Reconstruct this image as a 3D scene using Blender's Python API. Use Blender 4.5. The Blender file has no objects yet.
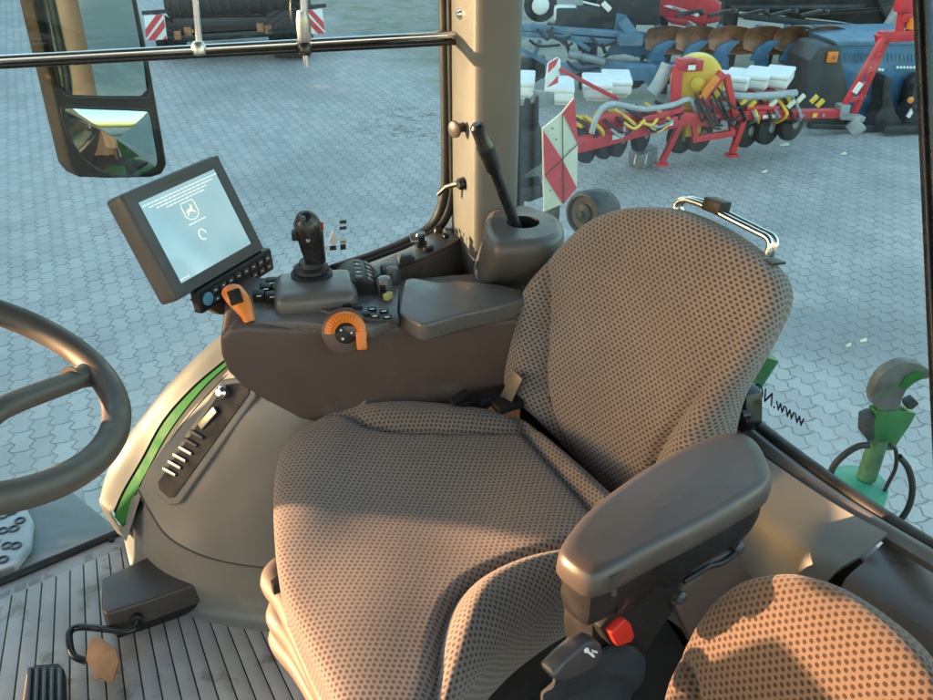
SUN_EL, SUN_AZ, SUN, SUNC, SKY, EXPO, BARN_DY = 4.0, -84.0, 2.2, (1.0, .57, .31), .15, 3.4, -.70
import bpy, bmesh, math, random
from mathutils import Vector, Matrix
from mathutils.geometry import tessellate_polygon
random.seed(7)
V = Vector
SC = bpy.context.scene
COL = SC.collection
# ---------------------------------------------------------------- camera model (matches the camera made below)
FPX, PITCH, CAMH = 900.0, math.radians(30), 1.38
CP, SP = math.cos(PITCH), math.sin(PITCH)
CAM = V((0, 0, CAMH))
GZ = -1.5                                   # yard level; the cab floor is z = 0
def ray(px, py):
    u = (px - 466.5) / FPX; v = (350 - py) / FPX
    return V((u, CP + v * SP, -SP + v * CP))
def atz(px, py, z):                         # where a line of sight meets the level z
    r = ray(px, py); return CAM + r * ((z - CAMH) / r.z)
def onpl(px, py, p, n):                     # where it meets a plane
    r = ray(px, py); p = V(p); n = V(n)
    return CAM + r * ((p - CAM).dot(n) / r.dot(n))
def atd(px, py, d):                         # at a depth along the axis
    return CAM + ray(px, py) * d
TR = V((-.276, .961, 0)); TB = V((.961, .276, 0)); UP = V((0, 0, 1))      # tractor right, tractor rear
SF = V((-.799, -.602, 0)); SL = V((.602, -.799, 0))                        # seat forward, seat left (seat is swivelled)
CB = V((.985, .174, 0)); CA = V((-.174, .985, 0))                          # console rear, console away
def T(b, r, z): return TB * b + TR * r + UP * z
def S(f, l, z): return SF * f + SL * l + UP * z
def onR(px, py, r): return onpl(px, py, TR * r, TR)
def onB(px, py, b): return onpl(px, py, TB * b, TB)

# ---------------------------------------------------------------- curves
def catmull(pts, n=8, closed=False):
    pts = [V(p) for p in pts]; out = []
    m = len(pts); rng = m if closed else m - 1
    for i in range(rng):
        if closed: a, b, c, d = pts[i - 1], pts[i], pts[(i + 1) % m], pts[(i + 2) % m]
        else: a, b, c, d = pts[max(i - 1, 0)], pts[i], pts[i + 1], pts[min(i + 2, m - 1)]
        for k in range(n):
            t = k / n
            out.append(.5 * ((2 * b) + (c - a) * t + (2 * a - 5 * b + 4 * c - d) * t * t + (3 * b - a - 3 * c + d) * t ** 3))
    if not closed: out.append(pts[-1].copy())
    return out
def resample(pts, n, closed=False):
    P = list(pts) + ([pts[0]] if closed else [])
    L = [0]
    for i in range(1, len(P)): L.append(L[-1] + (P[i] - P[i - 1]).length)
    out = []; j = 0
    for k in range(n):
        s = L[-1] * k / (n if closed else n - 1)
        while j < len(P) - 2 and L[j + 1] < s: j += 1
        d = L[j + 1] - L[j]
        out.append(P[j].lerp(P[j + 1], (s - L[j]) / d if d > 1e-9 else 0))
    return out
def sm(a, b, x):
    t = min(1, max(0, (x - a) / (b - a))); return t * t * (3 - 2 * t)

# ---------------------------------------------------------------- mesh builder
class MB:
    def __init__(s): s.bm = bmesh.new(); s.uv = None; s.mi = 0
    def face(s, vs):
        try: f = s.bm.faces.new(vs); f.material_index = s.mi; f.smooth = True; return f
        except ValueError: return None
    def add(s, verts, faces):
        vv = [s.bm.verts.new(v) for v in verts]
        for f in faces: s.face([vv[i] for i in f])
        return vv
    def merge(s, other):
        other.normal_update()
        mp = {v: s.bm.verts.new(v.co) for v in other.verts}
        for f in other.faces: s.face([mp[v] for v in f.verts])
        other.free()
    def box(s, c, ax, hs, bev=0, seg=2):     # centre, three axes, half sizes
        t = bmesh.new(); c = V(c)
        ax = [V(a).normalized() for a in ax]
        vs = [t.verts.new(c + ax[0] * hs[0] * i + ax[1] * hs[1] * j + ax[2] * hs[2] * k) for i in (-1, 1) for j in (-1, 1) for k in (-1, 1)]
        for f in ((0, 1, 3, 2), (4, 6, 7, 5), (0, 4, 5, 1), (2, 3, 7, 6), (0, 2, 6, 4), (1, 5, 7, 3)): t.faces.new([vs[i] for i in f])
        if bev: bmesh.ops.bevel(t, geom=t.edges[:], offset=bev, segments=seg, profile=.6, affect='EDGES')
        bmesh.ops.recalc_face_normals(t, faces=t.faces[:])
        s.merge(t); return s
    def bar(s, a, b, w, h, up=(0, 0, 1), bev=0):   # rectangular bar
        a, b = V(a), V(b); d = (b - a); L = d.length; d.normalize()
        x = d.cross(V(up));
        if x.length < 1e-4: x = d.cross(V((1, 0, 0)))
        x.normalize(); z = x.cross(d)
        return s.box((a + b) / 2, (d, x, z), (L / 2, w / 2, h / 2), bev)
    def prism(s, pts, off, bev=0, seg=2):    # outline (3D, any plane) pushed along off
        t = bmesh.new(); off = V(off); n = len(pts)
        a = [t.verts.new(V(p)) for p in pts]; b = [t.verts.new(V(p) + off) for p in pts]
        t.faces.new(a); t.faces.new(b[::-1])
        for i in range(n): t.faces.new([a[i], b[i], b[(i + 1) % n], a[(i + 1) % n]])
        bmesh.ops.recalc_face_normals(t, faces=t.faces[:])
        if bev:
            es = [e for e in t.edges]
            bmesh.ops.bevel(t, geom=es, offset=bev, segments=seg, profile=.6, affect='EDGES', clamp_overlap=True)
        big = [f for f in t.faces if len(f.verts) > 4]
        if big: bmesh.ops.triangulate(t, faces=big)
        s.merge(t); return s
    def tube(s, pts, r, n=12, closed=False, caps=True, flat=1.0):
        pts = [V(p) for p in pts]; m = len(pts)
        rs = r if isinstance(r, (list, tuple)) else [r] * m
        rings = []; prev = None
        for i, p in enumerate(pts):
            if closed: d = pts[(i + 1) % m] - pts[i - 1]
            else: d = pts[min(i + 1, m - 1)] - pts[max(i - 1, 0)]
            d.normalize()
            if prev is None:
                x = d.cross(V((0, 0, 1)))
                if x.length < .05: x = d.cross(V((1, 0, 0)))
            else: x = prev - d * prev.dot(d)
            x.normalize(); prev = x; y = d.cross(x)
            rings.append([s.bm.verts.new(p + (x * math.cos(a) + y * math.sin(a) * flat) * rs[i]) for a in [2 * math.pi * k / n for k in range(n)]])
        for i in range(m if closed else m - 1):
            A, B = rings[i], rings[(i + 1) % m]
            for k in range(n): s.face([A[k], A[(k + 1) % n], B[(k + 1) % n], B[k]])
        if caps and not closed:
            s.face(rings[0][::-1]); s.face(rings[-1])
        return s
    def lathe(s, c, axis, prof, n=24, x=None):     # prof: (radius, height along axis)
        c = V(c); ax = V(axis).normalized()
        x = V(x) if x else ax.orthogonal(); x = (x - ax * x.dot(ax)).normalized(); y = ax.cross(x)
        rings = [[s.bm.verts.new(c + ax * h + (x * math.cos(2 * math.pi * k / n) + y * math.sin(2 * math.pi * k / n)) * r) for k in range(n)] for r, h in prof]
        for A, B in zip(rings, rings[1:]):
            for k in range(n): s.face([A[k], A[(k + 1) % n], B[(k + 1) % n], B[k]])
        s.face(rings[0][::-1]); s.face(rings[-1]); return s
    def grid(s, rows, closed=False):
        R = [[s.bm.verts.new(p) for p in r] for r in rows]
        for A, B in zip(R, R[1:]):
            n = len(A)
            for k in range(n if closed else n - 1): s.face([A[k], A[(k + 1) % n], B[(k + 1) % n], B[k]])
        return R
    def surf(s, rows, nu=6, nv=6, thick=0, tdir=None):       # smooth sheet through control rows, given real thickness
        rr = [catmull(r, nu) for r in rows]
        cols = [catmull(c, nv) for c in zip(*rr)]
        rows2 = [list(c) for c in zip(*cols)]
        s.grid(rows2)
        if thick:
            off = V(tdir).normalized() * thick
            back = [[p + off for p in r] for r in rows2]
            s.grid([r[::-1] for r in back])
            for A, B in ((rows2[0], back[0]), (rows2[-1][::-1], back[-1][::-1])): s.grid([B, A])
            l = [r[0] for r in rows2]; lb = [r[0] for r in back]; s.grid([l, lb])
            l = [r[-1] for r in rows2]; lb = [r[-1] for r in back]; s.grid([lb, l])
        return rows2
    def poly(s, pts, thick, n):              # flat polygon with thickness along n
        return s.prism(pts, V(n).normalized() * thick)
    def pillow(s, O, ex, ey, en, outline, tf, tb, p=3.0, extra=None, rings=22, n=160, centre=None, grow=0.0):
        """cushion: closed outline in the (ex,ey) plane, inflated to both sides, uv in metres"""
        O = V(O); ex = V(ex); ey = V(ey); en = V(en)
        ol = resample(catmull([V((a, b, 0)) for a, b in outline], 10, True), n, True)
        c = V(centre + (0,)) if centre else sum(ol, V()) / len(ol)
        uvl = s.bm.loops.layers.uv.verify()
        rs = [math.sin(math.pi / 2 * k / rings) for k in range(1, rings + 1)]
        def pos(q, r, side):
            z = (tf if side > 0 else tb) * max(0, 1 - r ** p) ** (1 / p) * side
            if extra: z += extra(q.x, q.y) * (1 - r ** 10) * (1 if side > 0 else 0)
            return O + ex * q.x + ey * q.y + en * z
        for side in (1, -1):
            cv = s.bm.verts.new(pos(c, 0, side))
            R = []; UV = []
            arc = [0.0] * n; last = [cv.co.copy() for _ in range(n)]
            for r in rs:
                ring = []; uvr = []
                for i, o in enumerate(ol):
                    q = c + (o - c) * r
                    if side < 0 and r == 1.0: v = rimv[i]
                    else: v = s.bm.verts.new(pos(q, r, side))
                    arc[i] += (v.co - last[i]).length; last[i] = v.co.copy()
                    d = (o - c).normalized() * arc[i]
                    ring.append(v); uvr.append((c.x + d.x, c.y + d.y))
                R.append(ring); UV.append(uvr)
            if side > 0: rimv = R[-1]
            def fc(vs, us):
                if side < 0: vs, us = vs[::-1], us[::-1]
                f = s.face(vs)
                if f:
                    for l in f.loops:
                        l[uvl].uv = us[vs.index(l.vert)]
            for i in range(n):
                j = (i + 1) % n
                fc([cv, R[0][i], R[0][j]], [(c.x, c.y), UV[0][i], UV[0][j]])
                for k in range(rings - 1):
                    fc([R[k][i], R[k + 1][i], R[k + 1][j], R[k][j]], [UV[k][i], UV[k + 1][i], UV[k + 1][j], UV[k][j]])
        return s

def wloc(o):
    p = V((0, 0, 0))
    while o is not None: p += o.location; o = o.parent
    return p
def build(name, mb, mats, parent=None, sharp=38, loc=None):
    me = bpy.data.meshes.new(name)
    off = wloc(parent)
    if loc is not None: off = off + V(loc)
    for v in mb.bm.verts: v.co -= off
    mb.bm.normal_update(); mb.bm.to_mesh(me); mb.bm.free()
    for m in (mats if isinstance(mats, (list, tuple)) else [mats]): me.materials.append(m)
    me.set_sharp_from_angle(angle=math.radians(sharp))
    o = bpy.data.objects.new(name, me); COL.objects.link(o)
    if parent is not None: o.parent = parent
    if loc is not None: o.location = V(loc)
    return o
def tag(o, label=None, cat=None, group=None, kind=None):
    if label: o['label'] = label
    if cat: o['category'] = cat
    if group: o['group'] = group
    if kind: o['kind'] = kind
    return o
def thing(name, label, cat, loc, group=None):
    o = bpy.data.objects.new(name, None); o.empty_display_size = .1
    COL.objects.link(o); o.location = V(loc); return tag(o, label, cat, group)
def copy_part(o, parent, delta):
    c = o.copy(); COL.objects.link(c); c.parent = parent; c.location = o.location + V(delta)
    for ch in o.children:
        d = ch.copy(); COL.objects.link(d); d.parent = c
    return c
def textmesh(name, body, size, org, xa, ya, mat, parent, thick=.0004, extr=None, align='CENTER'):
    cu = bpy.data.curves.new('txt', 'FONT'); cu.body = body; cu.size = size; cu.extrude = thick; cu.align_x = align; cu.align_y = 'CENTER'
    t = bpy.data.objects.new('txt', cu); COL.objects.link(t)
    dg = bpy.context.evaluated_depsgraph_get(); me = bpy.data.meshes.new_from_object(t.evaluated_get(dg))
    bpy.data.objects.remove(t)
    xa = V(xa).normalized(); ya = V(ya).normalized(); za = xa.cross(ya); off = wloc(parent); org = V(org)
    for v in me.vertices: v.co = org + xa * v.co.x + ya * v.co.y + za * v.co.z - off
    me.materials.clear(); me.materials.append(mat); me.name = name
    o = bpy.data.objects.new(name, me); COL.objects.link(o); o.parent = parent; return o

# ---------------------------------------------------------------- materials
class NT:
    def __init__(s, name):
        s.m = bpy.data.materials.new(name); s.m.use_nodes = True; s.t = s.m.node_tree
        s.t.nodes.clear(); s.out = s.n('ShaderNodeOutputMaterial')
    def n(s, typ, **k):
        nd = s.t.nodes.new(typ)
        for a, b in k.items(): setattr(nd, a, b)
        return nd
    def set(s, nd, idx, v):
        if hasattr(v, 'is_output') or isinstance(v, bpy.types.NodeSocket): s.t.links.new(v, nd.inputs[idx])
        else: nd.inputs[idx].default_value = v
    def math(s, op, a, b=0.0, c=0.0, clamp=False):
        nd = s.n('ShaderNodeMath', operation=op); nd.use_clamp = clamp
        s.set(nd, 0, a); s.set(nd, 1, b)
        if op in ('SMOOTH_MIN', 'MULTIPLY_ADD', 'WRAP', 'COMPARE'): s.set(nd, 2, c)
        return nd.outputs[0]
    def smooth(s, x, a, b, lo=0.0, hi=1.0):
        nd = s.n('ShaderNodeMapRange', interpolation_type='SMOOTHSTEP')
        s.set(nd, 0, x)
        for i, v in enumerate((a, b, lo, hi)): nd.inputs[i + 1].default_value = v
        return nd.outputs[0]
    def noise(s, vec, scale, detail=4, rough=.55):
        nd = s.n('ShaderNodeTexNoise'); nd.inputs['Scale'].default_value = scale; nd.inputs['Detail'].default_value = detail; nd.inputs['Roughness'].default_value = rough
        if vec is not None: s.t.links.new(vec, nd.inputs['Vector'])
        return nd.outputs['Fac']
    def mix(s, f, a, b):
        nd = s.n('ShaderNodeMix', data_type='RGBA')
        s.set(nd, 0, f); s.set(nd, 6, col(a)); s.set(nd, 7, col(b)); return nd.outputs[2]
    def bump(s, h, st, dist=.001):
        nd = s.n('ShaderNodeBump'); nd.inputs['Strength'].default_value = st; nd.inputs['Distance'].default_value = dist
        s.set(nd, 'Height', h); return nd.outputs[0]
    def bsdf(s, c, rough, metal=0.0, normal=None, **k):
        b = s.n('ShaderNodeBsdfPrincipled'); s.set(b, 'Base Color', col(c)); s.set(b, 'Roughness', rough); s.set(b, 'Metallic', metal)
        if normal is not None: s.set(b, 'Normal', normal)
        for a, v in k.items(): s.set(b, a, v)
        s.t.links.new(b.outputs[0], s.out.inputs[0]); return b
    def obj(s): return s.n('ShaderNodeTexCoord').outputs['Object']
def col(c): return (c[0], c[1], c[2], 1) if isinstance(c, tuple) and len(c) == 3 else c

def plain(name, c, rough=.5, metal=0, var=.18, vs=6, bump=.0, bs=400, dirt=None, dirts=9, dirt_lo=.55, spec=.5):
    t = NT(name); o = t.obj()
    n1 = t.noise(o, vs, 5)
    lo = tuple(x * (1 - var) for x in c); hi = tuple(min(1, x * (1 + var)) for x in c)
    cc = t.mix(t.smooth(n1, .3, .7), lo, hi)
    if dirt:
        n2 = t.noise(o, dirts, 7, .65); cc = t.mix(t.smooth(n2, dirt_lo, dirt_lo + .14), cc, dirt)
    rr = t.smooth(t.noise(o, vs * 3, 4), .3, .75, max(.03, rough - .09), min(1, rough + .09))
    nm = t.bump(t.noise(o, bs, 2), bump, .0006) if bump else None
    t.bsdf(cc, rr, metal, nm, **{'Specular IOR Level': spec}); return t.m

M = {}
def mats():
    # cab plastics
    M['beige'] = plain('beige_trim', (.140, .129, .116), .5, var=.06, vs=3, bump=.22, bs=900)
    M['tan'] = plain('warm_grey_plastic', (.170, .160, .147), .46, var=.08, vs=5, bump=.3, bs=700, dirt=(.215, .20, .18), dirts=6, dirt_lo=.57)
    M['taupe'] = plain('taupe_plastic', (.064, .054, .048), .40, var=.10, vs=5, bump=.3, bs=700, dirt=(.105, .09, .078), dirts=7, dirt_lo=.58)
    M['brown'] = plain('brown_plastic', (.088, .058, .049), .45, var=.10, vs=4, bump=.3, bs=700, dirt=(.12, .092, .078), dirts=6, dirt_lo=.58)
    M['floor'] = plain('grey_rubber_mat', (.34, .33, .32), .5, var=.16, vs=5, bump=.35, bs=500, dirt=(.19, .165, .135), dirts=11, dirt_lo=.53)
    M['groove'] = plain('groove_dark', (.05, .047, .044), .8)
    M['blackp'] = plain('black_plastic', (.014, .014, .015), .5, var=.2, vs=20, bump=.12, bs=900, spec=.3)
    M['blacks'] = plain('black_satin', (.012, .012, .013), .28, var=.2, vs=20)
    M['rubber'] = plain('black_rubber', (.010, .010, .011), .6, var=.3, vs=15, bump=.3, bs=200)
    M['wheelgrip'] = plain('steering_grip', (.058, .053, .048), .5, var=.1, vs=14, bump=.12, bs=1100)
    M['dark_grey'] = plain('dark_grey_plastic', (.045, .045, .047), .42, var=.1, vs=10, bump=.15, bs=900)
    M['mbrown'] = plain('mirror_brown', (.022, .015, .011), .6, var=.2, vs=6, spec=.15)
    M['grey'] = plain('mid_grey_plastic', (.085, .076, .07), .42, var=.08, vs=6, bump=.18, bs=900)
    M['panelgrey'] = plain('console_panel_grey', (.105, .092, .085), .35, var=.06, vs=8, bump=.15, bs=900)
    M['orange'] = plain('orange_plastic', (.72, .19, .02), .36, var=.06, vs=30)
    M['tag'] = plain('orange_brown_tag', (.42, .20, .08), .55, var=.15, vs=30)
    M['red'] = plain('red_button', (.62, .03, .02), .35, var=.06, vs=20)
    M['chrome'] = plain('chrome', (.75, .74, .72), .16, 1.0, var=.04)
    M['steel'] = plain('dull_steel', (.42, .42, .42), .35, 1.0, var=.12, vs=20)
    M['white_mark'] = plain('white_print', (.72, .72, .70), .5, var=.04)
    M['yellow_mark'] = plain('yellow_print', (.42, .38, .12), .5, var=.05)
    M['blue_btn'] = plain('blue_button', (.10, .28, .42), .4, var=.05)
    M['green_strip'] = plain('green_paint_strip', (.022, .125, .030), .6, var=.08, vs=8, spec=.08)
    M['green'] = plain('tractor_green', (.018, .13, .028), .35, var=.25, vs=9, dirt=(.07, .055, .035), dirts=12, dirt_lo=.56)
    M['green_base'] = plain('mint_green_cap', (.03, .25, .15), .4, var=.15, vs=15)
    M['tractor_yellow'] = plain('tractor_yellow', (.70, .50, .03), .35, var=.06)
    # yard machines
    M['mred'] = plain('machine_red', (.52, .025, .035), .42, var=.18, vs=7, dirt=(.20, .07, .055), dirts=10, dirt_lo=.58)
    M['mblue'] = plain('machine_blue', (.035, .13, .24), .45, var=.2, vs=6, dirt=(.12, .15, .17), dirts=8, dirt_lo=.55)
    M['mblue2'] = plain('faded_blue', (.075, .17, .26), .5, var=.22, vs=6, dirt=(.2, .2, .19), dirts=8, dirt_lo=.55)
    M['rust'] = plain('rusty_steel', (.29, .12, .055), .55, .2, var=.4, vs=5, bump=.3, bs=60, dirt=(.09, .05, .035), dirts=7, dirt_lo=.55)
    M['mblack'] = plain('machine_black', (.012, .013, .015), .5, var=.35, vs=6, dirt=(.06, .055, .05), dirts=9, dirt_lo=.55)
    M['charcoal'] = plain('charcoal_panel', (.026, .030, .035), .5, var=.2, vs=4)
    M['mwhite'] = plain('white_hopper', (.72, .72, .70), .45, var=.06, vs=6, dirt=(.45, .43, .38), dirts=6, dirt_lo=.62)
    M['myellow'] = plain('yellow_fan', (.70, .46, .03), .4, var=.12, vs=8, dirt=(.3, .2, .06), dirts=9, dirt_lo=.6)
    M['hose'] = plain('grey_hose', (.33, .36, .37), .5, var=.15, vs=15)
    M['step_grey'] = plain('step_plate_grey', (.36, .37, .38), .5, var=.1, vs=8)
    M['bellow'] = plain('bellows_taupe', (.115, .094, .08), .6, var=.08, vs=5, bump=.2, bs=500)
    M['jaw'] = plain('worn_jaw', (.085, .082, .078), .5, var=.35, vs=14, dirt=(.03, .14, .045), dirts=16, dirt_lo=.56)
    M['post_green'] = plain('worn_green_post', (.06, .14, .075), .4, var=.3, vs=14, dirt=(.16, .16, .15), dirts=20, dirt_lo=.55)
    M['cloth'] = plain('dark_cloth', (.028, .030, .034), .85, var=.25, vs=12, bump=.3, bs=300, spec=.2)
    M['rear_trim'] = plain('grained_grey_trim', (.19, .19, .18), .38, var=.05, vs=4, bump=.4, bs=700)
    M['tank_grey'] = plain('tank_blue_grey', (.15, .155, .155), .5, var=.15, vs=6)
    M['mgrey'] = plain('grey_steel', (.25, .26, .27), .5, .3, var=.25, vs=8)
    M['cream'] = plain('reflective_cream', (.62, .63, .50), .45, var=.08, vs=14, dirt=(.42, .42, .34), dirts=25, dirt_lo=.62)
    M['rred'] = plain('reflective_red', (.60, .045, .06), .45, var=.1, vs=14, dirt=(.36, .05, .05), dirts=25, dirt_lo=.62)
    M['bwhite'] = plain('board_white', (.74, .74, .72), .45, var=.05, vs=10)
    M['brick'] = plain('barn_wall', (.25, .2, .17), .8, var=.2, vs=1)
    M['lamp_orange'] = plain('amber_lens', (.75, .22, .03), .3, var=.05)
    # glass panes
    t = NT('window_glass')
    tr = t.n('ShaderNodeBsdfTransparent'); tr.inputs[0].default_value = (.84, .95, .96, 1)
    gl = t.n('ShaderNodeBsdfGlossy'); gl.inputs['Roughness'].default_value = .01; gl.inputs[0].default_value = (1, 1, 1, 1)
    lw = t.n('ShaderNodeLayerWeight'); lw.inputs[0].default_value = .5
    fac = t.math('ADD', t.math('MULTIPLY', t.math('POWER', lw.outputs['Facing'], 5.0), .28), .018)
    mx = t.n('ShaderNodeMixShader'); t.t.links.new(fac, mx.inputs[0]); t.t.links.new(tr.outputs[0], mx.inputs[1]); t.t.links.new(gl.outputs[0], mx.inputs[2])
    df = t.n('ShaderNodeBsdfDiffuse'); df.inputs[0].default_value = (.6, .6, .58, 1)
    o = t.obj(); mp = t.n('ShaderNodeMapping'); mp.inputs['Scale'].default_value = (1.6, 1.6, .5); t.t.links.new(o, mp.inputs[0])
    sm_ = t.math('ADD', t.math('MULTIPLY', t.smooth(t.noise(mp.outputs[0], 3.5, 7, .7), .42, .72), .006), t.math('MULTIPLY', t.smooth(t.noise(o, 160, 2, .6), .66, .74), .018))
    m2 = t.n('ShaderNodeMixShader'); t.t.links.new(t.math('ADD', sm_, .001), m2.inputs[0]); t.t.links.new(mx.outputs[0], m2.inputs[1]); t.t.links.new(df.outputs[0], m2.inputs[2])
    t.t.links.new(m2.outputs[0], t.out.inputs[0]); M['glass'] = t.m
    t = NT('mirror_glass'); t.bsdf((.46, .46, .43), .02, 1.0); M['mirror'] = t.m
    # lit display
    t = NT('lit_screen'); b = t.bsdf((.02, .025, .03), .12)
    o = t.obj(); n = t.smooth(t.noise(o, 5, 2), .3, .7)
    t.set(b, 'Emission Color', t.mix(n, (.30, .58, .66), (.50, .78, .84))); b.inputs['Emission Strength'].default_value = .082; M['screen'] = t.m
    t = NT('lit_mark'); b = t.bsdf((.1, .1, .1), .3); b.inputs['Emission Color'].default_value = (.78, .92, .86, 1); b.inputs['Emission Strength'].default_value = .105; M['lit_mark'] = t.m
    t = NT('lit_mark_yellow'); b = t.bsdf((.1, .1, .1), .3); b.inputs['Emission Color'].default_value = (.80, .88, .62, 1); b.inputs['Emission Strength'].default_value = .105; M['lit_yellow'] = t.m
    # woven seat cloth: light cells, dark staggered dots
    def fabric(name, pitch, light, dark, big):
        t = NT(name); uv = t.n('ShaderNodeTexCoord').outputs['UV']
        wn = t.n('ShaderNodeTexNoise'); wn.inputs['Scale'].default_value = 60; wn.inputs['Detail'].default_value = 2; t.t.links.new(uv, wn.inputs['Vector'])
        sx = t.n('ShaderNodeSeparateXYZ'); t.t.links.new(uv, sx.inputs[0])
        u = t.math('ADD', t.math('MULTIPLY', sx.outputs[0], 1 / pitch), t.math('MULTIPLY', wn.outputs[0], .30))
        v = t.math('ADD', t.math('MULTIPLY', sx.outputs[1], 1 / (pitch * .62)), t.math('MULTIPLY', wn.outputs[0], .16))
        row = t.math('FLOOR', v)
        u2 = t.math('ADD', u, t.math('MULTIPLY', t.math('FLOORED_MODULO', row, 2.0), .5))
        fu = t.math('ABSOLUTE', t.math('SUBTRACT', t.math('FRACT', u2), .5))
        fv = t.math('ABSOLUTE', t.math('SUBTRACT', t.math('FRACT', v), .5))
        a = t.math('POWER', t.math('MULTIPLY', fu, 1 / (.27 * big)), 2.4); b_ = t.math('POWER', t.math('MULTIPLY', fv, 1 / (.34 * big)), 2.4)
        d = t.math('ADD', a, b_)
        dot = t.smooth(d, .45, 1.35, 1.0, 0.0)
        # fine threads
        w1 = t.n('ShaderNodeTexWave'); w1.inputs['Scale'].default_value = 420; w1.inputs['Distortion'].default_value = 1.5; t.t.links.new(uv, w1.inputs['Vector'])
        thread = w1.outputs['Fac']
        big_n = t.noise(uv, 7, 3)
        lc = t.mix(t.smooth(big_n, .3, .7), tuple(x * .9 for x in light), tuple(x * 1.1 for x in light))
        lc = t.mix(t.math('MULTIPLY', thread, .3), lc, tuple(x * .6 for x in light))
        cc = t.mix(t.math('MULTIPLY', dot, .9), lc, dark)
        h = t.math('ADD', t.math('MULTIPLY', dot, -1.0), t.math('MULTIPLY', thread, .25))
        t.bsdf(cc, .92, 0, t.bump(h, .55, .0012), **{'Sheen Weight': .25, 'Sheen Roughness': .5, 'Specular IOR Level': .2}); return t.m
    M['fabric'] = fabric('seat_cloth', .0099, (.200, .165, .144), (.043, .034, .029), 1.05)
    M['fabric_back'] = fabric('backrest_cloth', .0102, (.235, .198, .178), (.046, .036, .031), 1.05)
    M['fabric2'] = fabric('buddy_seat_cloth', .0093, (.112, .077, .056), (.015, .009, .006), 1.05)
    M['insert'] = fabric('seat_insert_cloth', .0085, (.19, .142, .112), (.06, .045, .036), .95)
mats()
# ================================================================ CAB
cab = thing('tractor_cab', 'beige tractor cab interior with grooved floor, wheel arch, pillar and big windows', 'tractor cab', (0, 1, 0))

# floor mat: pads between grooves that fan out from one point on the floor
Q = atz(71, 227, 0)
mb = MB()
def gpt(m, y): return atz(71 + m * (y - 227), y, 0)
def topy(m):                       # end of the mat, parallel to the side glass
    y = 575
    for _ in range(20): x = 71 + m * (y - 227); y = 592 - .43 * x if x < 105 else 592 - .43 * 105
    return y
mid = lambda k: .0366 + .0395 * k
for k in range(-9, 15):
    m0, m1 = mid(k) + .0017, mid(k + 1) - .0017
    y0, y1 = topy(m0), topy(m1)
    a, b = gpt(m0, y0), gpt(m1, y1)
    c = gpt(m1, 760 + 60 * (k > 4)); d = gpt(m0, 760 + 60 * (k > 4))
    c += (c - b) * .6; d += (d - a) * .6
    mb.prism([a, b, c, d], (0, 0, -.006), .0016, 2)
floor = build('floor_mat', mb, M['floor'], cab)
mb = MB(); mb.poly([T(-1.5, -.1, -.004), T(.75, -.1, -.004), T(.75, 1.62, -.004), T(-.34, 1.70, -.004), T(-1.5, 1.20, -.004)], .09, (0, 0, -1))
build('floor_base', mb, M['groove'], floor)
# strip of mat along the glass and the sill
mb = MB()
e0, e1 = atz(-260, 694, 0), atz(122, 533, 0)
i0, i1 = atz(-260, 712, 0), atz(128, 545, 0)
mb.prism([e0, e1, i1, i0], (0, 0, -.02), .002)
build('floor_edge', mb, M['floor'], floor)
mb = MB(); mb.tube([e0 + V((0, 0, .006)), e1 + V((0, 0, .006))], .009, 8); build('floor_seal', mb, M['rubber'], floor)
mb = MB(); mb.lathe(atz(112, 541, .0), UP, [(.006, 0), (.006, .006), (.003, .009)], 12); build('screw', mb, M['blackp'], floor)

# wheel arch -----------------------------------------------------------------
arch = MB()
C0 = [onR(*p, 1.70) for p in [(124, 533), (106, 503), (105, 488), (115, 455), (140, 420), (170, 385), (205, 350), (245, 315), (290, 284), (334, 262)]]
C1 = [onR(*p, 1.60) for p in [(126, 538), (112, 516), (115, 508), (123, 490), (141, 459), (162, 421), (190, 389), (219, 364), (262, 330), (320, 300)]]
Cm = [(a + b) / 2 + V((-.35, -.3, .5)).normalized() * .022 for a, b in zip(C0, C1)]
rows = arch.surf([C0, Cm, C1], 6, 5)
back = [[p + V((.02, .01, -.02)) for p in r] for r in rows]; arch.grid([r[::-1] for r in back])
warch = build('wheel_arch', arch, M['beige'], cab)
C1b = [p + V((.004, .0, -.002)) for p in C1]
C2 = [onR(*p, 1.575) for p in [(135, 541), (122, 526), (127, 514), (137, 490), (153.5, 458), (171, 428), (199, 392), (226, 366), (268, 333), (326, 303)]]
mb = MB(); mb.surf([[onR(119, 530, 1.59), onR(122, 520, 1.59), onR(130, 500, 1.585)], [onR(123, 536, 1.565), onR(130, 516, 1.56), onR(136, 498, 1.555)], [onR(126, 542, 1.535), onR(134, 517, 1.53), onR(142, 492, 1.522)]], 4, 3, .01, TR); build('arch_corner', mb, M['beige'], warch)
mb = MB(); mb.surf([C1b[1:], C2[1:]], 6, 2, .012, (.6, .3, -.5)); build('green_strip', mb, M['green_strip'], warch)
C3 = [onR(*p, 1.53) for p in [(145, 548), (141, 506), (144, 500), (149, 484), (167, 445), (190, 413), (212, 388), (232, 369), (275, 336), (333, 306)]]
C2b = [p + V((.002, .001, -.002)) for p in C2]; C3b = [p - TR * .005 for p in C3]
mb = MB(); mb.surf([C2b[1:], C3b[1:]], 6, 2, .01, (.5, .6, -.5)); build('rubber_seal', mb, M['rubber'], warch)
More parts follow.
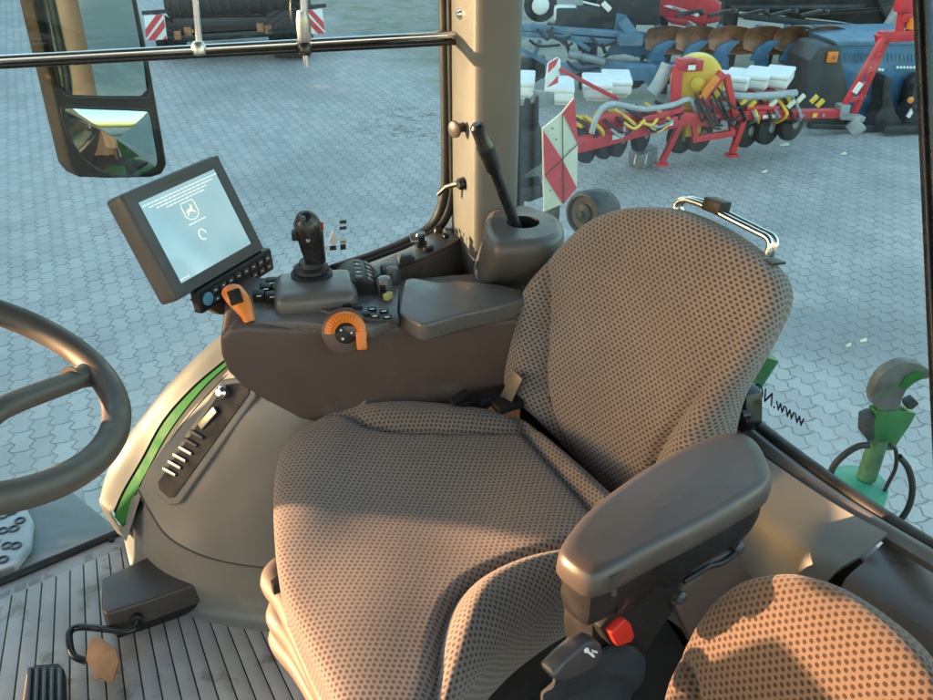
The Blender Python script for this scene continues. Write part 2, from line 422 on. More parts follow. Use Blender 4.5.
# inner panel (conical, bulging into the cab)
A = [[(139, 490, 1.53), (150, 511, 1.495), (167, 536, 1.445), (193, 552, 1.40), (225, 562, 1.37), (257, 567, 1.345), (300, 571, 1.32), (345, 572, 1.31)],
     [(145, 476, 1.53), (163, 495, 1.48), (186, 512, 1.435), (214, 524, 1.395), (242, 531, 1.365), (272, 533, 1.345), (310, 532, 1.33), (350, 530, 1.32)],
     [(155, 460, 1.53), (178, 474, 1.475), (204, 484, 1.43), (232, 490, 1.395), (262, 492, 1.365), (290, 491, 1.35), (320, 488, 1.335), (355, 484, 1.325)],
     [(172, 436, 1.53), (196, 445, 1.47), (222, 450, 1.43), (250, 452, 1.395), (278, 451, 1.37), (304, 448, 1.355), (330, 444, 1.345), (360, 440, 1.335)],
     [(196, 406, 1.53), (218, 412, 1.465), (244, 414, 1.425), (270, 414, 1.395), (296, 412, 1.375), (320, 409, 1.365), (342, 405, 1.355), (366, 400, 1.345)],
     [(232, 368, 1.53), (252, 373, 1.465), (276, 375, 1.43), (300, 374, 1.405), (322, 372, 1.39), (342, 369, 1.38), (360, 366, 1.37), (380, 360, 1.36)]]
R3 = [[onR(x, y, r) for x, y, r in row] for row in A]
mb = MB(); mb.surf(R3, 6, 6, .012, TR + TB * .3)
panel = build('arch_panel', mb, M['beige2'] if 'beige2' in M else M['tan'], warch)
lip = catmull(R3[0], 6); mb = MB(); mb.tube([p + TR * .003 for p in lip], .0035, 8); build('panel_lip', mb, M['dark_grey'], panel)
base = [(124, 540), (134, 566), (160, 592), (200, 609), (238, 617), (272, 621), (312, 623), (350, 622)]
B0 = [atz(x, y, 0.0) for x, y in base]
top = [p + TR * .008 + V((0, 0, .004)) for p in R3[0]]
midr = [(a * .5 + b * .5) + TR * -.004 for a, b in zip(B0, top)]
mb = MB(); mb.surf([[p - TR * .03 for p in B0], [p.lerp(q, .1) - TR * .002 for p, q in zip(B0, top)], midr, top], 6, 5, .01, TR + TB * .3)
build('arch_base', mb, M['tan'], warch)
# slot for the selector lever
pp = onR(205, 435, 1.452)
def pn(px, py, dz=0):               # on the panel, proud by dz
    best = None; q = V((px, py))
    # local plane through neighbouring control points
    o = onR(196, 445, 1.47); a = onR(222, 450, 1.43); b = onR(218, 412, 1.465)
    n = (a - o).cross(b - o).normalized()
    if n.y > 0: n = -n
    return onpl(px, py, o, n) + n * dz, n
sl_out = [(225, 379), (248, 376), (260, 384), (258, 397), (182, 503), (172, 505), (157, 492), (156, 479)]
n_ = pn(200, 430)[1]
mb = MB(); mb.prism([pn(x, y, -.012)[0] for x, y in sl_out], n_ * .020, .004, 3)
slot = build('lever_slot', mb, M['tan'], panel)
mb = MB(); mb.prism([pn(x, y, .0085)[0] for x, y in [(229, 384), (246, 382), (253, 387), (252, 394), (178, 496), (173, 497), (163, 488), (162, 481)]], n_ * .002, 0)
build('slot_recess', mb, M['rubber'], slot)
for i, (x, y) in enumerate([(171, 468), (176, 461), (181, 454), (187, 447), (192, 439), (198, 431)]):
    mb = MB(); mb.bar(pn(x - 3, y - 1, .013)[0], pn(x + 10, y + 6, .013)[0], .007, .006, n_, .0015); build('slot_tooth', mb, M['steel' if i < 4 else 'dark_grey'], slot)
mb = MB(); mb.lathe(pn(229, 391, .012)[0], n_, [(.012, 0), (.012, .012), (.006, .018)], 16); build('slot_knob', mb, M['chrome'], slot)
mb = MB(); mb.bar(pn(205, 426, .012)[0], pn(222, 408, .016)[0], .014, .008, n_, .002); build('slot_lever', mb, M['steel'], slot)

# corner pillar ---------------------------------------------------------------
def vert(px, py, rz): return V((px, py, rz))
pl = [onR(450, 120, 1.70), onR(454.5, 120, 1.66), onR(464, 120, 1.612), onR(471, 120, 1.572), onR(479, 120, 1.55), onR(515, 120, 1.535), onR(519, 120, 1.56)]
pl = [V((p.x, p.y, 0)) for p in pl] ; pl += [pl[-1] + V((.0, .10, 0)), pl[0] + V((.03, .06, 0))]
mb = MB()
pc = catmull(pl[:7], 5) + pl[7:]
mb.grid([[p + UP * z for p in pc] for z in (.40, .55, .7, .9, 1.1, 1.3, 1.5)], closed=True)
pillar = build('corner_pillar', mb, M['beige'], cab, 50)
p = onR(464, 127, 1.612)
mb = MB(); mb.lathe(p, -TB - TR * .5, [(.009, 0), (.009, .018), (.016, .022), (.016, .026), (.012, .029)], 20); build('coat_knob', mb, M['brown'], pillar)
p = onR(464, 183, 1.612)
mb = MB(); mb.lathe(p, -TB - TR * .5, [(.012, -.004), (.012, .010), (.007, .016)], 16); mb.tube([p + (-TB) * .012, p - TB * .03 + TR * .02 - UP * .012, p - TB * .045 + TR * .03 - UP * .03], [.006, .005, .004], 8)
build('window_latch', mb, M['blacks'], pillar)
def pane(mb, pts, t, n):        # both faces of a glass pane, its rim hidden in the seals
    for off in (0, t):
        tri = tessellate_polygon([[V(p) for p in pts]]); vv = [mb.bm.verts.new(V(p) + V(n) * off) for p in pts]
        for a, b, c in tri: mb.face([vv[a], vv[b], vv[c]])
# right side window ----------------------------------------------------------
sw = MB(); 
gl = [(122, 536), (104, 505), (104, 488), (114, 455), (139, 420), (169, 385), (204, 350), (244, 314), (289, 282), (333, 266), (372, 253), (410, 238), (432, 222), (445, 195), (446, 150), (444, 0), (443, -120)]
gp = [onR(x, y, 1.708) for x, y in gl]
top_l = T(-1.02, 1.5, 1.55)
fl = T(-.40, 1.70, 0); ff = T(-1.02, 1.35, 0)
mb = MB()
pts = [T(-.384, 1.708, .0)] + gp + [T(-.384, 1.708, 1.55)]
pane(mb, pts, .004, TR)
swin = build('side_window', mb, M['glass'], cab, 20)
tag(swin, 'side window pane above the beige wheel arch')
mb = MB(); pane(mb, [T(-.97, 1.62, .0), T(-.384, 1.708, 0), T(-.384, 1.708, 1.55), T(-.97, 1.62, 1.55)], .004, TR)
build('front_corner_window', mb, M['glass'], cab, 20)
sl_ = catmull([onR(x, y, 1.695) for x, y in [(300, 285), (333, 270), (372, 257), (410, 241), (434, 224), (445, 195), (447, 150), (445, 0), (444, -120)]], 6)
mb = MB(); mb.tube(sl_, .012, 10); seal = build('window_seal', mb, M['rubber'], swin)
sl2 = catmull([onR(x, y, 1.685) for x, y in [(315, 287), (345, 271), (380, 258), (414, 244), (440, 226), (452, 197), (453, 150), (451, 0), (450, -120)]], 6)
mb = MB(); mb.tube(sl2, .0095, 10); build('seal_trim', mb, M['blackp'], seal)
# stickers on the pane
def sticker(px, py, w, h, m, rot=0):
    c = onR(px, py, 1.7065); a = TB * math.cos(rot) + UP * math.sin(rot); b = UP * math.cos(rot) - TB * math.sin(rot)
    mb = MB(); mb.box(c, (a, b, TR), (w / 2, h / 2, .0005)); return mb
for (x, y, w, h, m) in [(321, 226, .010, .016, 'red'), (343, 222, .014, .007, 'dark_grey'), (343, 228, .014, .007, 'dark_grey'), (343, 242, .012, .007, 'yellow_mark'), (343, 247, .012, .012, 'dark_grey'), (333, 248, .013, .010, 'dark_grey'), (327, 248, .011, .010, 'white_mark')]:
    build('window_sticker', sticker(x, y, w, h, m), M[m], swin)
mb = MB(); mb.prism([onR(x, y, 1.7045) for x, y in [(333, 230), (337, 238), (337, 243), (332, 245), (329, 241), (331, 236)]], TR * .001); build('window_sticker', mb, M['white_mark'], swin)

# side sill with sockets behind the console -------------------------------------
oe = [atz(x, y, .655) for x, y in [(318, 284), (340, 273), (360, 266), (385, 257), (414, 245), (441, 227), (462, 210)]]
ie = [atz(x, y, .650) for x, y in [(352, 300), (362, 291), (378, 280), (405, 266), (440, 252), (476, 235), (492, 224)]]
mb = MB(); mb.surf([oe, [(a + b) / 2 + UP * .004 for a, b in zip(oe, ie)], ie], 6, 4, .02, (0, 0, -1))
sill = build('side_sill', mb, M['beige'], cab)
ws = [[p + UP * .004 for p in ie], [p + UP * -.02 - TR * .012 for p in ie], [p + UP * -.16 - TR * .05 for p in ie], [p + UP * -.40 - TR * .07 for p in ie]]
mb = MB(); mb.surf(ws, 6, 5, .01, TR); build('sill_wall', mb, M['taupe'], sill)
mb = MB(); mb.prism([atz(x, y, .662) for x, y in [(356, 274), (400, 252), (408, 258), (405, 263), (370, 279)]], (0, 0, -.003), .001); build('storage_tray', mb, M['brown'], sill)
def onsill(px, py, h=.66): return atz(px, py, h)
mb = MB(); mb.prism([atz(x, y, .664) for x, y in [(408, 262), (418, 240), (446, 226), (470, 232), (452, 243), (424, 257)]], (0, 0, -.006), .002); build('switch_panel', mb, M['grey'], sill)
mb = MB(); mb.box(onsill(406, 258, .672), (TB, TR, UP), (.015, .012, .006), .002); mb.box(onsill(406, 256, .681), (TB, TR, UP), (.010, .009, .005), .002); build('socket', mb, M['dark_grey'], sill)
mb = MB(); mb.lathe(onsill(421, 246, .668), UP, [(.012, 0), (.012, .008), (.008, .010), (.008, .020), (.011, .023), (.009, .028)], 18)
mb.lathe(onsill(428, 250, .665), UP, [(.011, 0), (.011, .007), (.007, .009)], 18); build('power_socket', mb, M['blacks'], sill)
mb = MB(); mb.box(onsill(417, 238, .685), (TB, TR * .8 + UP * .6, UP), (.013, .009, .003), .001); build('socket_cap', mb, M['steel'], sill)
mb = MB(); mb.lathe(onsill(438, 232, .668), UP, [(.009, 0), (.008, .008), (.005, .012)], 14); mb.bar(onsill(438, 231, .678), onsill(436, 227, .684), .008, .006, UP, .001); mb.bar(onsill(444, 235, .670), onsill(447, 237, .670), .012, .008, UP, .002); build('key_switch', mb, M['blacks'], sill)
mb = MB(); mb.box(onsill(456, 228, .668), (TB, TR, UP), (.022, .007, .002), .001); build('label_plate', mb, M['brown'], sill)

# rear window: glass leans very little; its lower edge runs up to the left rear post
BN = TB
seal_px = [(520, 245), (600, 300), (690, 370), (735, 405), (780, 441), (850, 492), (933, 545), (1010, 590)]
sp = [onB(x, y, .80) for x, y in seal_px]
mb = MB(); mb.poly(sp + [onB(960, 560, .80).lerp(onB(912, -140, .80), 1), onB(516, -140, .80)], .004, BN)
rwin = build('rear_window', mb, M['glass'], cab, 20)
tag(rwin, 'rear window pane with web address lettering')
mb = MB(); mb.tube(catmull([p - TB * .004 for p in sp[2:]], 4), .0105, 10); rseal = build('rear_window_seal', mb, M['rubber'], rwin)
mb = MB(); mb.tube([onB(517, 250, .78), onB(517, 120, .78), onB(519, -120, .78)], .009, 10); build('rear_window_seal', mb, M['rubber'], rwin)
xa = (onB(803, 421, .80) - onB(747, 384, .80)).normalized(); za = TB; ya = (UP - xa * UP.dot(xa)).normalized()
c0 = onB(778, 404.5, .797)
textmesh('window_lettering', 'www.NO', .034, c0, -xa, ya, M['blackp'], rwin, .0003)
# left rear post of the door frame, leaning outwards at its foot
mb = MB()
for dx, w, d in ((919, .0075, .80), (928, .004, .805)):
    mb.bar(onB(dx - .043 * 140, -140, d), onB(dx + .043 * 552, 552, d), w, .012, TB, .001)
post = build('corner_post', mb, M['blacks'], cab)
# ledges below the rear window --------------------------------------------------
def sheet(rows, mat, name, parent, thick=.012, td=(0, .3, -1), nu=5, nv=4):
    mb = MB(); mb.surf(rows, nu, nv, thick, td); return build(name, mb, mat, parent)
rA = [onB(x, y, .797) for x, y in [(700, 383), (735, 411), (780, 447), (850, 498), (950, 558)]]
rB = [onB(x, y, .765) for x, y in [(690, 398), (728, 424), (772, 460), (845, 512), (950, 576)]]
rBm = [(a + b) / 2 + UP * .010 - TB * .002 for a, b in zip(rA, rB)]
ledge = sheet([rA, rBm, rB], M['panelgrey'], 'rear_ledge', cab)
rC = [onB(x, y, .755) for x, y in [(690, 402), (728, 428), (772, 462), (838, 506), (888, 533)]]
rD = [onB(x, y, .72) for x, y in [(690, 446), (725, 462), (768, 494), (818, 528), (862, 554)]]
rE = [onB(x, y, .69) for x, y in [(690, 486), (720, 498), (762, 522), (798, 550), (832, 575)]]
rF = [p - UP * .05 - TB * .004 for p in rE]; rG = [p - UP * .25 for p in rF]
sheet([rC, rD, rE, rF, rG], M['rear_trim'], 'rear_trim_panel', cab)
l1 = [atz(x, y, .575) for x, y in [(890, 536), (930, 558), (1000, 597), (1080, 640)]]
l2 = [atz(x, y, .578) for x, y in [(866, 560), (918, 590), (1000, 637), (1080, 680)]]
l3 = [atz(x, y, .572) for x, y in [(848, 576), (908, 612), (1000, 665), (1080, 712)]]
l4 = [p - UP * .018 + V((-.006, -.004, 0)) for p in l3]; l5 = [p - UP * .10 for p in l4]
sheet([l1, l2, l3, l4, l5], M['panelgrey'], 'rear_locker', cab)
m1 = [p - UP * .02 for p in l4]; m2 = [atz(x, y, .515) for x, y in [(822, 604), (890, 655), (990, 725), (1060, 780)]]; m3 = [atz(x, y, .50) for x, y in [(800, 640), (860, 710), (950, 790), (1000, 840)]]
sheet([m1, m2, m3, [p - UP * .2 for p in m3]], M['grey'], 'rear_locker_lid', cab)
mb = MB(); mb.box(T(.79, .70, .20), (TB, TR, UP), (.02, .85, .32), .005); build('rear_wall', mb, M['taupe'], cab)
mb = MB(); mb.prism([T(.50, 1.72, -.1), T(.78, 1.55, -.1), T(.78, 1.55, .62), T(.60, 1.58, .62), T(.50, 1.70, .62)], -TR * .03); build('side_wall', mb, M['taupe'], cab)
# black hinge block at the foot of the rear window
mb = MB(); mb.prism([onB(x, y, .78) for x, y in [(735, 404), (741, 388), (752, 380), (763, 392), (763, 422), (756, 430)]], -TB * .03, .004, 2)
mb.lathe(onB(748, 414, .745), -TB, [(.008, 0), (.008, .012), (.004, .014)], 14); build('window_hinge', mb, M['blacks'], cab)
# roof, front posts and dashboard (they shade the cab; all out of frame)
mb = MB(); mb.box(T(-.10, .82, 1.62), (TB, TR, UP), (1.0, .95, .05), .03); build('roof', mb, M['beige'], cab)
mb = MB(); mb.bar(T(-.99, 1.63, 0), T(-.99, 1.63, 1.58), .06, .06, TB, .01); build('front_post', mb, M['blackp'], cab)
mb = MB(); mb.bar(T(-1.10, .05, .0), T(-1.02, 1.62, .0), .05, .16, UP, .01); build('floor_shade_bar', mb, M['blackp'], cab)  # low unseen bar added to keep the grazing sun off the floor
mb = MB(); mb.bar(T(-1.08, .10, 0), T(-1.08, .10, 1.58), .06, .06, TB, .01); build('front_post', mb, M['blackp'], cab)
mb = MB(); mb.box(T(-.98, .86, .36), (TB, TR, UP), (.10, .22, .36), .04, 3); mb.bar(T(-.93, .88, .50), T(-.55, .885, .74), .12, .12, UP, .03); build('dashboard', mb, M['dark_grey'], cab)
mb = MB(); mb.box(T(-.25, .84, -.42), (TB, TR, UP), (1.3, .66, .30), .03); build('chassis', mb, M['green'], cab)
tag(bpy.data.objects['roof'])
mb = MB(); mb.lathe(V((-1.55, 1.375, .45)), UP, [(.08, -1.2), (.165, -1.1), (.165, .13), (.26, .19), (.26, .262), (.07, .263), (.07, .302), (.26, .303), (.26, 1.0), (.08, 1.08), (.08, 1.4)], 28); build('shade_stack', mb, M['mblack'], cab)  # unseen stack added as a sun blocker, widths shaped to shade seat and rear trim
# outside: fender, tyre and step of the tractor seen through the glass and in the mirror
mb = MB()
fr = [(-.42, -.38), (-.36, -.16), (-.18, .02), (.05, .13), (.30, .17), (.62, .15), (.95, .06), (1.2, -.18)]
mb.surf([[T(b, 1.735, z) for b, z in fr], [T(b, 1.86, z + .005) for b, z in fr], [T(b, 1.98, z - .03) for b, z in fr], [T(b, 2.0, z - .10) for b, z in fr]], 6, 4, .012, (0, 0, -1))
fender = build('rear_fender', mb, M['green'], cab)
mb = MB(); mb.box(T(.25, 2.003, -.02), (TB, TR, UP), (.35, .006, .035), .004); build('fender_stripe', mb, M['tractor_yellow'], fender)
mb = MB(); mb.prism([T(.70, 1.78, -.3), T(1.12, 1.78, -.2), T(1.10, 1.5, .40), T(1.0, 1.5, .44), T(.88, 1.6, .44)], -TR * .10, .01); build('rear_fender', mb, M['green'], cab)
mb = MB(); mb.lathe(T(.45, 1.60, -.62), TR, [(.30, 0), (.72, 0), (.80, .05), (.80, .34), (.72, .38), (.30, .38)], 48); build('rear_tyre', mb, M['rubber'], cab)
# front fender / tank with anti slip plate, lower left
zz = -.40
mb = MB(); mb.prism([atz(x, y, zz - .03) for x, y in [(-90, 520), (0, 494), (58, 479), (130, 536), (60, 640), (-90, 660)]], (0, 0, -.3), .02, 3); tank = build('fuel_tank', mb, M['tank_grey'], cab)
mb = MB(); mb.prism([atz(x, y, zz) for x, y in [(-60, 512), (8, 498), (24, 502), (33, 520), (30, 545), (14, 566), (-60, 590)]], (0, 0, -.03), .010, 3)
step = build('step_plate', mb, M['step_grey'], cab)
for x, y in [(3, 516), (12, 512), (3, 531), (14, 529), (7, 546), (-8, 524), (-6, 542), (20, 521), (16, 546), (3, 560)]:
    mb = MB(); mb.lathe(atz(x, y, zz), UP, [(.016, -.004), (.016, .004), (.011, .005), (.011, -.004)], 16); build('grip_ring', mb, M['dark_grey'], step)
mb = MB(); mb.prism([atz(x, y, -.55) for x, y in [(54, 488), (80, 482), (96, 540), (66, 552)]], (0, 0, -.03), .006); build('step_bracket', mb, M['mgrey'], cab)

# ================================================================ HANDRAIL across the side window
hr = thing('grab_rail', 'silver and black horizontal grab rail crossing the side window', 'grab rail', onR(230, 52, 1.66))
def HR(px, py, r=1.655): return onR(px, py, r)
mb = MB(); mb.tube([HR(-120, 66) + (HR(-120, 66) - HR(468, 34)) * .42, HR(468, 34)], .0068, 12); build('rail_tube', mb, M['chrome'], hr)
mb = MB(); mb.tube(catmull([HR(-120, 72) + (HR(-120, 72) - HR(200, 55)) * .75, HR(-120, 72), HR(200, 55), HR(455, 42), HR(466, 38), HR(470, 28), HR(470, 0), HR(470, -60)], 6), .0058, 12); build('rail_lower_rod', mb, M['blacks'], hr)
mb = MB(); mb.lathe(HR(463, 14, 1.63), -TB, [(.010, -.01), (.010, .006), (.005, .012)], 16); build('rail_bolt', mb, M['chrome'], hr)
for x0, x1, r in ((190, 199, .0055), (302, 305, .0068)):
    rod = thing('support_rod', 'thin chrome upright rod on the grab rail, %s' % ('nearer the mirror' if x0 == 190 else 'thicker, with a hanging tip'), 'rod', HR(x1, 45), 'upright rods on the grab rail')
    mb = MB(); mb.tube([HR(x0, -60, 1.64), HR(x1, 40, 1.64)], r, 12); build('rod', mb, M['chrome'], rod)
    mb = MB(); mb.lathe(HR(x1, 50, 1.64), UP, [(.009, -.008), (.0125, -.004), (.0125, .008), (.008, .014)], 16); build('clamp', mb, M['steel' if x0 == 190 else 'blacks'], rod)
    if x0 == 302:
        mb = MB(); mb.lathe(HR(x1 - .5, 38, 1.64), UP, [(.011, -.006), (.0125, 0), (.0125, .03), (.009, .045)], 16); build('sleeve', mb, M['steel'], rod)
        mb = MB(); mb.tube([HR(305, 54, 1.64), HR(307, 67, 1.64)], .0048, 10); build('rod_tip', mb, M['chrome'], rod)

# ================================================================ MIRROR outside the side window
MN = V((.755, -.656, 0)); mo = V((-.85, 2.0, 1.0))
def MP(px, py, d=0): return onpl(px, py, mo, MN) + MN * d
mir = thing('side_mirror', 'brown two-glass side mirror hanging outside the window beside the screen', 'mirror', MP(110, 90))
mb = MB(); mb.prism([MP(x, y, .0) for x, y in [(18, -80), (33, 0), (47, 60), (62, 125), (72, 168), (80, 178), (110, 179), (152, 178), (163, 175), (168, 165), (164, 140), (150, 60), (138, 0), (122, -80)]], -MN * .07, .012, 3)
house = build('mirror_housing', mb, M['mbrown'] if 'mbrown' in M else M['brown'], mir)
for nm, pxs in (('mirror_glass', [(28, -80), (42, -2), (51, 45), (60, 88), (70, 97), (100, 98), (142, 98), (148, 92), (145, 65), (133, 0), (118, -80)]),
                ('lower_mirror_glass', [(62, 112), (66, 107), (90, 108), (142, 110), (150, 114), (154, 135), (158, 162), (152, 170), (128, 176), (103, 172), (84, 160), (70, 140)])):
    ol = [MP(x, y, 0) for x, y in pxs]
    olc = catmull(ol, 4, True) if nm.startswith('lower') else ol
    mb = MB(); mb.tube([p + MN * .001 for p in (catmull(ol, 3, True))], .004, 8, closed=True); build('glass_rim', mb, M['blackp'], house)
    mb = MB(); n = len(olc); c = sum(olc, V()) / n
    bulge = .012 if nm.startswith('lower') else .0
    rws = [[c.lerp(p, r) + MN * (.002 + bulge * (1 - r * r)) for p in olc] for r in (.02, .2, .4, .6, .8, .96)]
    mb.grid(rws, closed=True); mb.face([mb.bm.verts.new(p) for p in rws[0]])
    bk = [[p - MN * .004 for p in r] for r in rws[-1:]]; mb.grid([rws[-1], bk[0]], closed=True)
    build(nm, mb, M['mirror'], house)
mb = MB(); mb.tube([MP(60, -60, -.05), MP(120, -90, -.05), MP(300, -150, -.3)], .012, 10); build('mirror_arm', mb, M['blackp'], mir)
# ================================================================ DRIVER SEAT
seat = thing('driver_seat', 'large brown dotted cloth driver seat turned towards the open door', 'seat', S(-.65, -.9, 0))
def sdist(poly, x, y):              # signed distance to a polyline (positive on its left)
    best = 1e9; sg = 1
    for (ax, ay), (bx, by) in zip(poly, poly[1:]):
        dx, dy = bx - ax, by - ay; L = dx * dx + dy * dy
        t = max(0, min(1, ((x - ax) * dx + (y - ay) * dy) / L))
        ex, ey = x - ax - dx * t, y - ay - dy * t; d = math.hypot(ex, ey)
        if d < best - 1e-9: best = d; sg = 1 if dx * (y - ay) - dy * (x - ax) > 0 else -1
    return best * sg
class Pl:                           # local plane with 2-D coordinates
    def __init__(s, o, ex, ey): s.o = V(o); s.ex = V(ex).normalized(); s.ey = V(ey).normalized(); s.en = s.ex.cross(s.ey).normalized()
    def __call__(s, px, py):
        q = onpl(px, py, s.o, s.en) - s.o; return (q.dot(s.ex), q.dot(s.ey))
    def poly(s, pts, sub=5): 
        c = catmull([V(s(*p) + (0,)) for p in pts], sub); return [(v.x, v.y) for v in c]
# cushion ------------------------------------------------------------------------
cp = Pl(S(-.63, -.9, .452), SL, SF)  # ex = left, ey = forward -> normal
if cp.en.z < 0: cp.en = -cp.en
ol = [cp(*p) for p in [(530, 436), (500, 424), (470, 418), (400, 412), (340, 420), (303, 437), (283, 458), (275, 492), (275, 540), (281, 590), (301, 640), (326, 690), (352, 742), (395, 772), (438, 742), (470, 690), (510, 645), (550, 614), (588, 592), (635, 568), (655, 545), (618, 512), (576, 474)]]
sl_left = cp.poly([(425, 760), (436, 700), (440, 660), (452, 622), (474, 596), (512, 578), (560, 566), (640, 545)])
sl_right = cp.poly([(270, 420), (318, 430), (345, 428), (368, 441), (400, 447), (450, 449), (512, 447), (535, 446), (560, 440)])
sl_back = cp.poly([(500, 425), (521, 440), (527, 452), (552, 482), (578, 512), (604, 546), (640, 590)])
sl_front = cp.poly([(300, 434), (288, 480), (292, 560), (318, 640), (352, 700), (390, 760)])
def cush(x, y):
    z = 0
    d = sdist(sl_left, x, y); z += .034 * sm(.0, .042, -d) if cp.sgnl < 0 else .034 * sm(0, .042, d)
    z -= .014 * math.exp(-(d / .008) ** 2)
    d2 = sdist(sl_right, x, y) * cp.sgnr; z += .022 * sm(0, .04, d2) - .012 * math.exp(-(d2 / .007) ** 2)
    d3 = sdist(sl_back, x, y) * cp.sgnb; z += .026 * sm(0, .025, d3) - .012 * math.exp(-(d3 / .007) ** 2)
    cx, cy = cp.cen; z -= .016 * math.exp(-(((x - cx) / .13) ** 2 + ((y - cy) / .15) ** 2))
    z += .003 * math.sin(x * 23 + 1) * math.sin(y * 19)
    return z
def sgn(poly, px): return 1 if sdist(poly, *cp(*px)) > 0 else -1
cp.sgnl = 1 if sdist(sl_left, *cp(530, 610)) > 0 else -1
cp.sgnr = sgn(sl_right, (440, 428)); cp.sgnb = sgn(sl_back, (570, 470)); cp.cen = cp(430, 520)
mb = MB(); mb.pillow(cp.o, cp.ex, cp.ey, cp.en, ol, .040, .105, 5.0, cush, rings=56, n=240, centre=cp(440, 560))
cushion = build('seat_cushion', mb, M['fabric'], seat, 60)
# backrest --------------------------------------------------------------------------
tl = math.radians(12)
en = (SF * math.cos(tl) + UP * math.sin(tl)); ey = (UP * math.cos(tl) - SF * math.sin(tl))
bp = Pl(SF * -.945 + SL * -.85 + UP * .48, SL, ey)
if bp.en.dot(SF) < 0: bp.en = -bp.en
ob = [bp(*p) for p in [(514, 386), (513, 350), (517, 322), (530, 294), (550, 265), (572, 240), (594, 221), (620, 210), (648, 207), (682, 211), (722, 228), (760, 254), (783, 281), (786, 303), (777, 328), (759, 362), (738, 400), (728, 440), (724, 480), (690, 510), (650, 510), (613, 490), (580, 456), (545, 416)]]
s_r = bp.poly([(552, 240), (560, 272), (563, 300), (562, 340), (561, 380), (566, 415), (580, 446), (600, 470)])
s_l = bp.poly([(783, 268), (761, 306), (740, 350), (714, 388), (695, 414), (675, 444), (659, 480), (651, 520)])
def sg2(poly, px): return 1 if sdist(poly, *bp(*px)) > 0 else -1
g_r, g_l = sg2(s_r, (530, 350)), sg2(s_l, (760, 350))
bc = bp(640, 350)
def backf(x, y):
    d = sdist(s_r, x, y) * g_r; z = .030 * sm(-.004, .04, d) - .012 * math.exp(-(d / .007) ** 2)
    d = sdist(s_l, x, y) * g_l; low = 1 - sm(.06, .26, y)
    z += .034 * sm(-.010, .045, d) * (.25 + .75 * low) - .016 * math.exp(-(d / .008) ** 2) * (.15 + .85 * low)
    z -= .012 * math.exp(-(((x - bc[0]) / .12) ** 2 + ((y - bc[1]) / .17) ** 2))
    return z + .002 * math.sin(x * 27) * math.sin(y * 21 + 1)
mb = MB(); mb.pillow(bp.o, bp.ex, bp.ey, bp.en, ob, .046, .055, 3.4, backf, rings=56, n=240, centre=bp(640, 350))
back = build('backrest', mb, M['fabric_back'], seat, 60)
# chrome handle on the top of the backrest
def BP(px, py, d=0): return onpl(px, py, bp.o, bp.en) + bp.en * d
hp = catmull([BP(673, 222, -.01), BP(671, 209, -.01), BP(674, 202, -.01), BP(682, 200, -.01), BP(700, 206, -.01), BP(730, 221, -.01), BP(752, 232, -.01), BP(763, 238, -.01), BP(766, 246, -.01), BP(762, 256, -.01), BP(756, 270, -.01)], 6)
mb = MB(); mb.tube(hp, .0050, 12)
hp2 = [p - bp.en * .014 + ey * .001 for p in hp]; mb.tube(hp2, .0045, 12)
handle = build('grab_handle', mb, M['chrome'], back)
mb = MB(); mb.box(BP(709, 206, -.018), (SL, bp.en, ey), (.016, .014, .010), .003); build('handle_clip', mb, M['blackp'], handle)
mb = MB(); mb.box(BP(764, 260, -.012), (SL, bp.en, ey), (.018, .016, .002), .001); build('handle_slot', mb, M['blackp'], handle)
# left armrest -------------------------------------------------------------------------
ar = [(557, 551), (560, 540), (564, 533), (582, 511), (612, 486), (660, 455), (705, 434), (730, 429), (748, 431), (762, 442), (772, 462), (774, 476), (762, 489), (715, 517), (660, 545), (618, 568), (600, 575), (592, 576), (584, 574), (568, 563)]
mb = MB(); pts = [atz(x, y, .735) for x, y in ar]
pts = resample(catmull(pts, 4, True), 60, True)
cen = sum(pts, V()) / len(pts)
def ring(k, dz): return [cen + (p - cen) * k + UP * dz for p in pts]
def inset(dist, dz):
    out = []
    n = len(pts)
    for i in range(n):
        d = (pts[(i + 1) % n] - pts[i - 1]).normalized(); nn = V((d.y, -d.x, 0))
        if nn.dot(pts[i] - cen) < 0: nn = -nn
        out.append(pts[i] - nn * dist + UP * dz)
    return out
rings_ = [inset(.020, -.036), inset(.006, -.036), inset(.001, -.031), inset(0, -.022), inset(.001, -.012), inset(.004, -.004), inset(.008, -.001)]
rings_ += [[p.lerp(cen + UP * .001, k) for p in rings_[-1]] for k in (.12, .45, .8)]
mb.grid(rings_, closed=True); mb.face([mb.bm.verts.new(p) for p in rings_[0]][::-1]); mb.face([mb.bm.verts.new(p) for p in rings_[-1]])
arm = build('armrest', mb, M['taupe'], seat, 55)
mb = MB()
r2 = [inset(.008, -.037), inset(.007, -.060), inset(.012, -.082), inset(.028, -.092)]
mb.grid(r2[::-1], closed=True); mb.face([mb.bm.verts.new(p) for p in r2[-1]][::-1])
under = build('armrest_base', mb, M['blackp'], arm)
ad = (atz(770, 470, .7) - atz(600, 575, .7)).normalized(); an = V((ad.y, -ad.x, 0))
for px, py in ((617, 580), (735, 522)):
    q = onpl(px, py, atz(618, 566, .735), an) + an * -.006
    mb = MB(); mb.box(q, (ad, UP, an), (.012, .011, .008), .003); mb.tube([q - UP * .006, q - UP * .022 + an * .004], .0035, 8); build('armrest_adjuster', mb, M['dark_grey'], under)
for px, py, w in ((640, 600, .03), (690, 570, .035)):
    q = onpl(px, py, atz(618, 566, .735), an) - an * .008
    mb = MB(); mb.box(q, (ad, UP, an), (w, .012, .004), .002); build('base_panel', mb, M['blacks'], under)
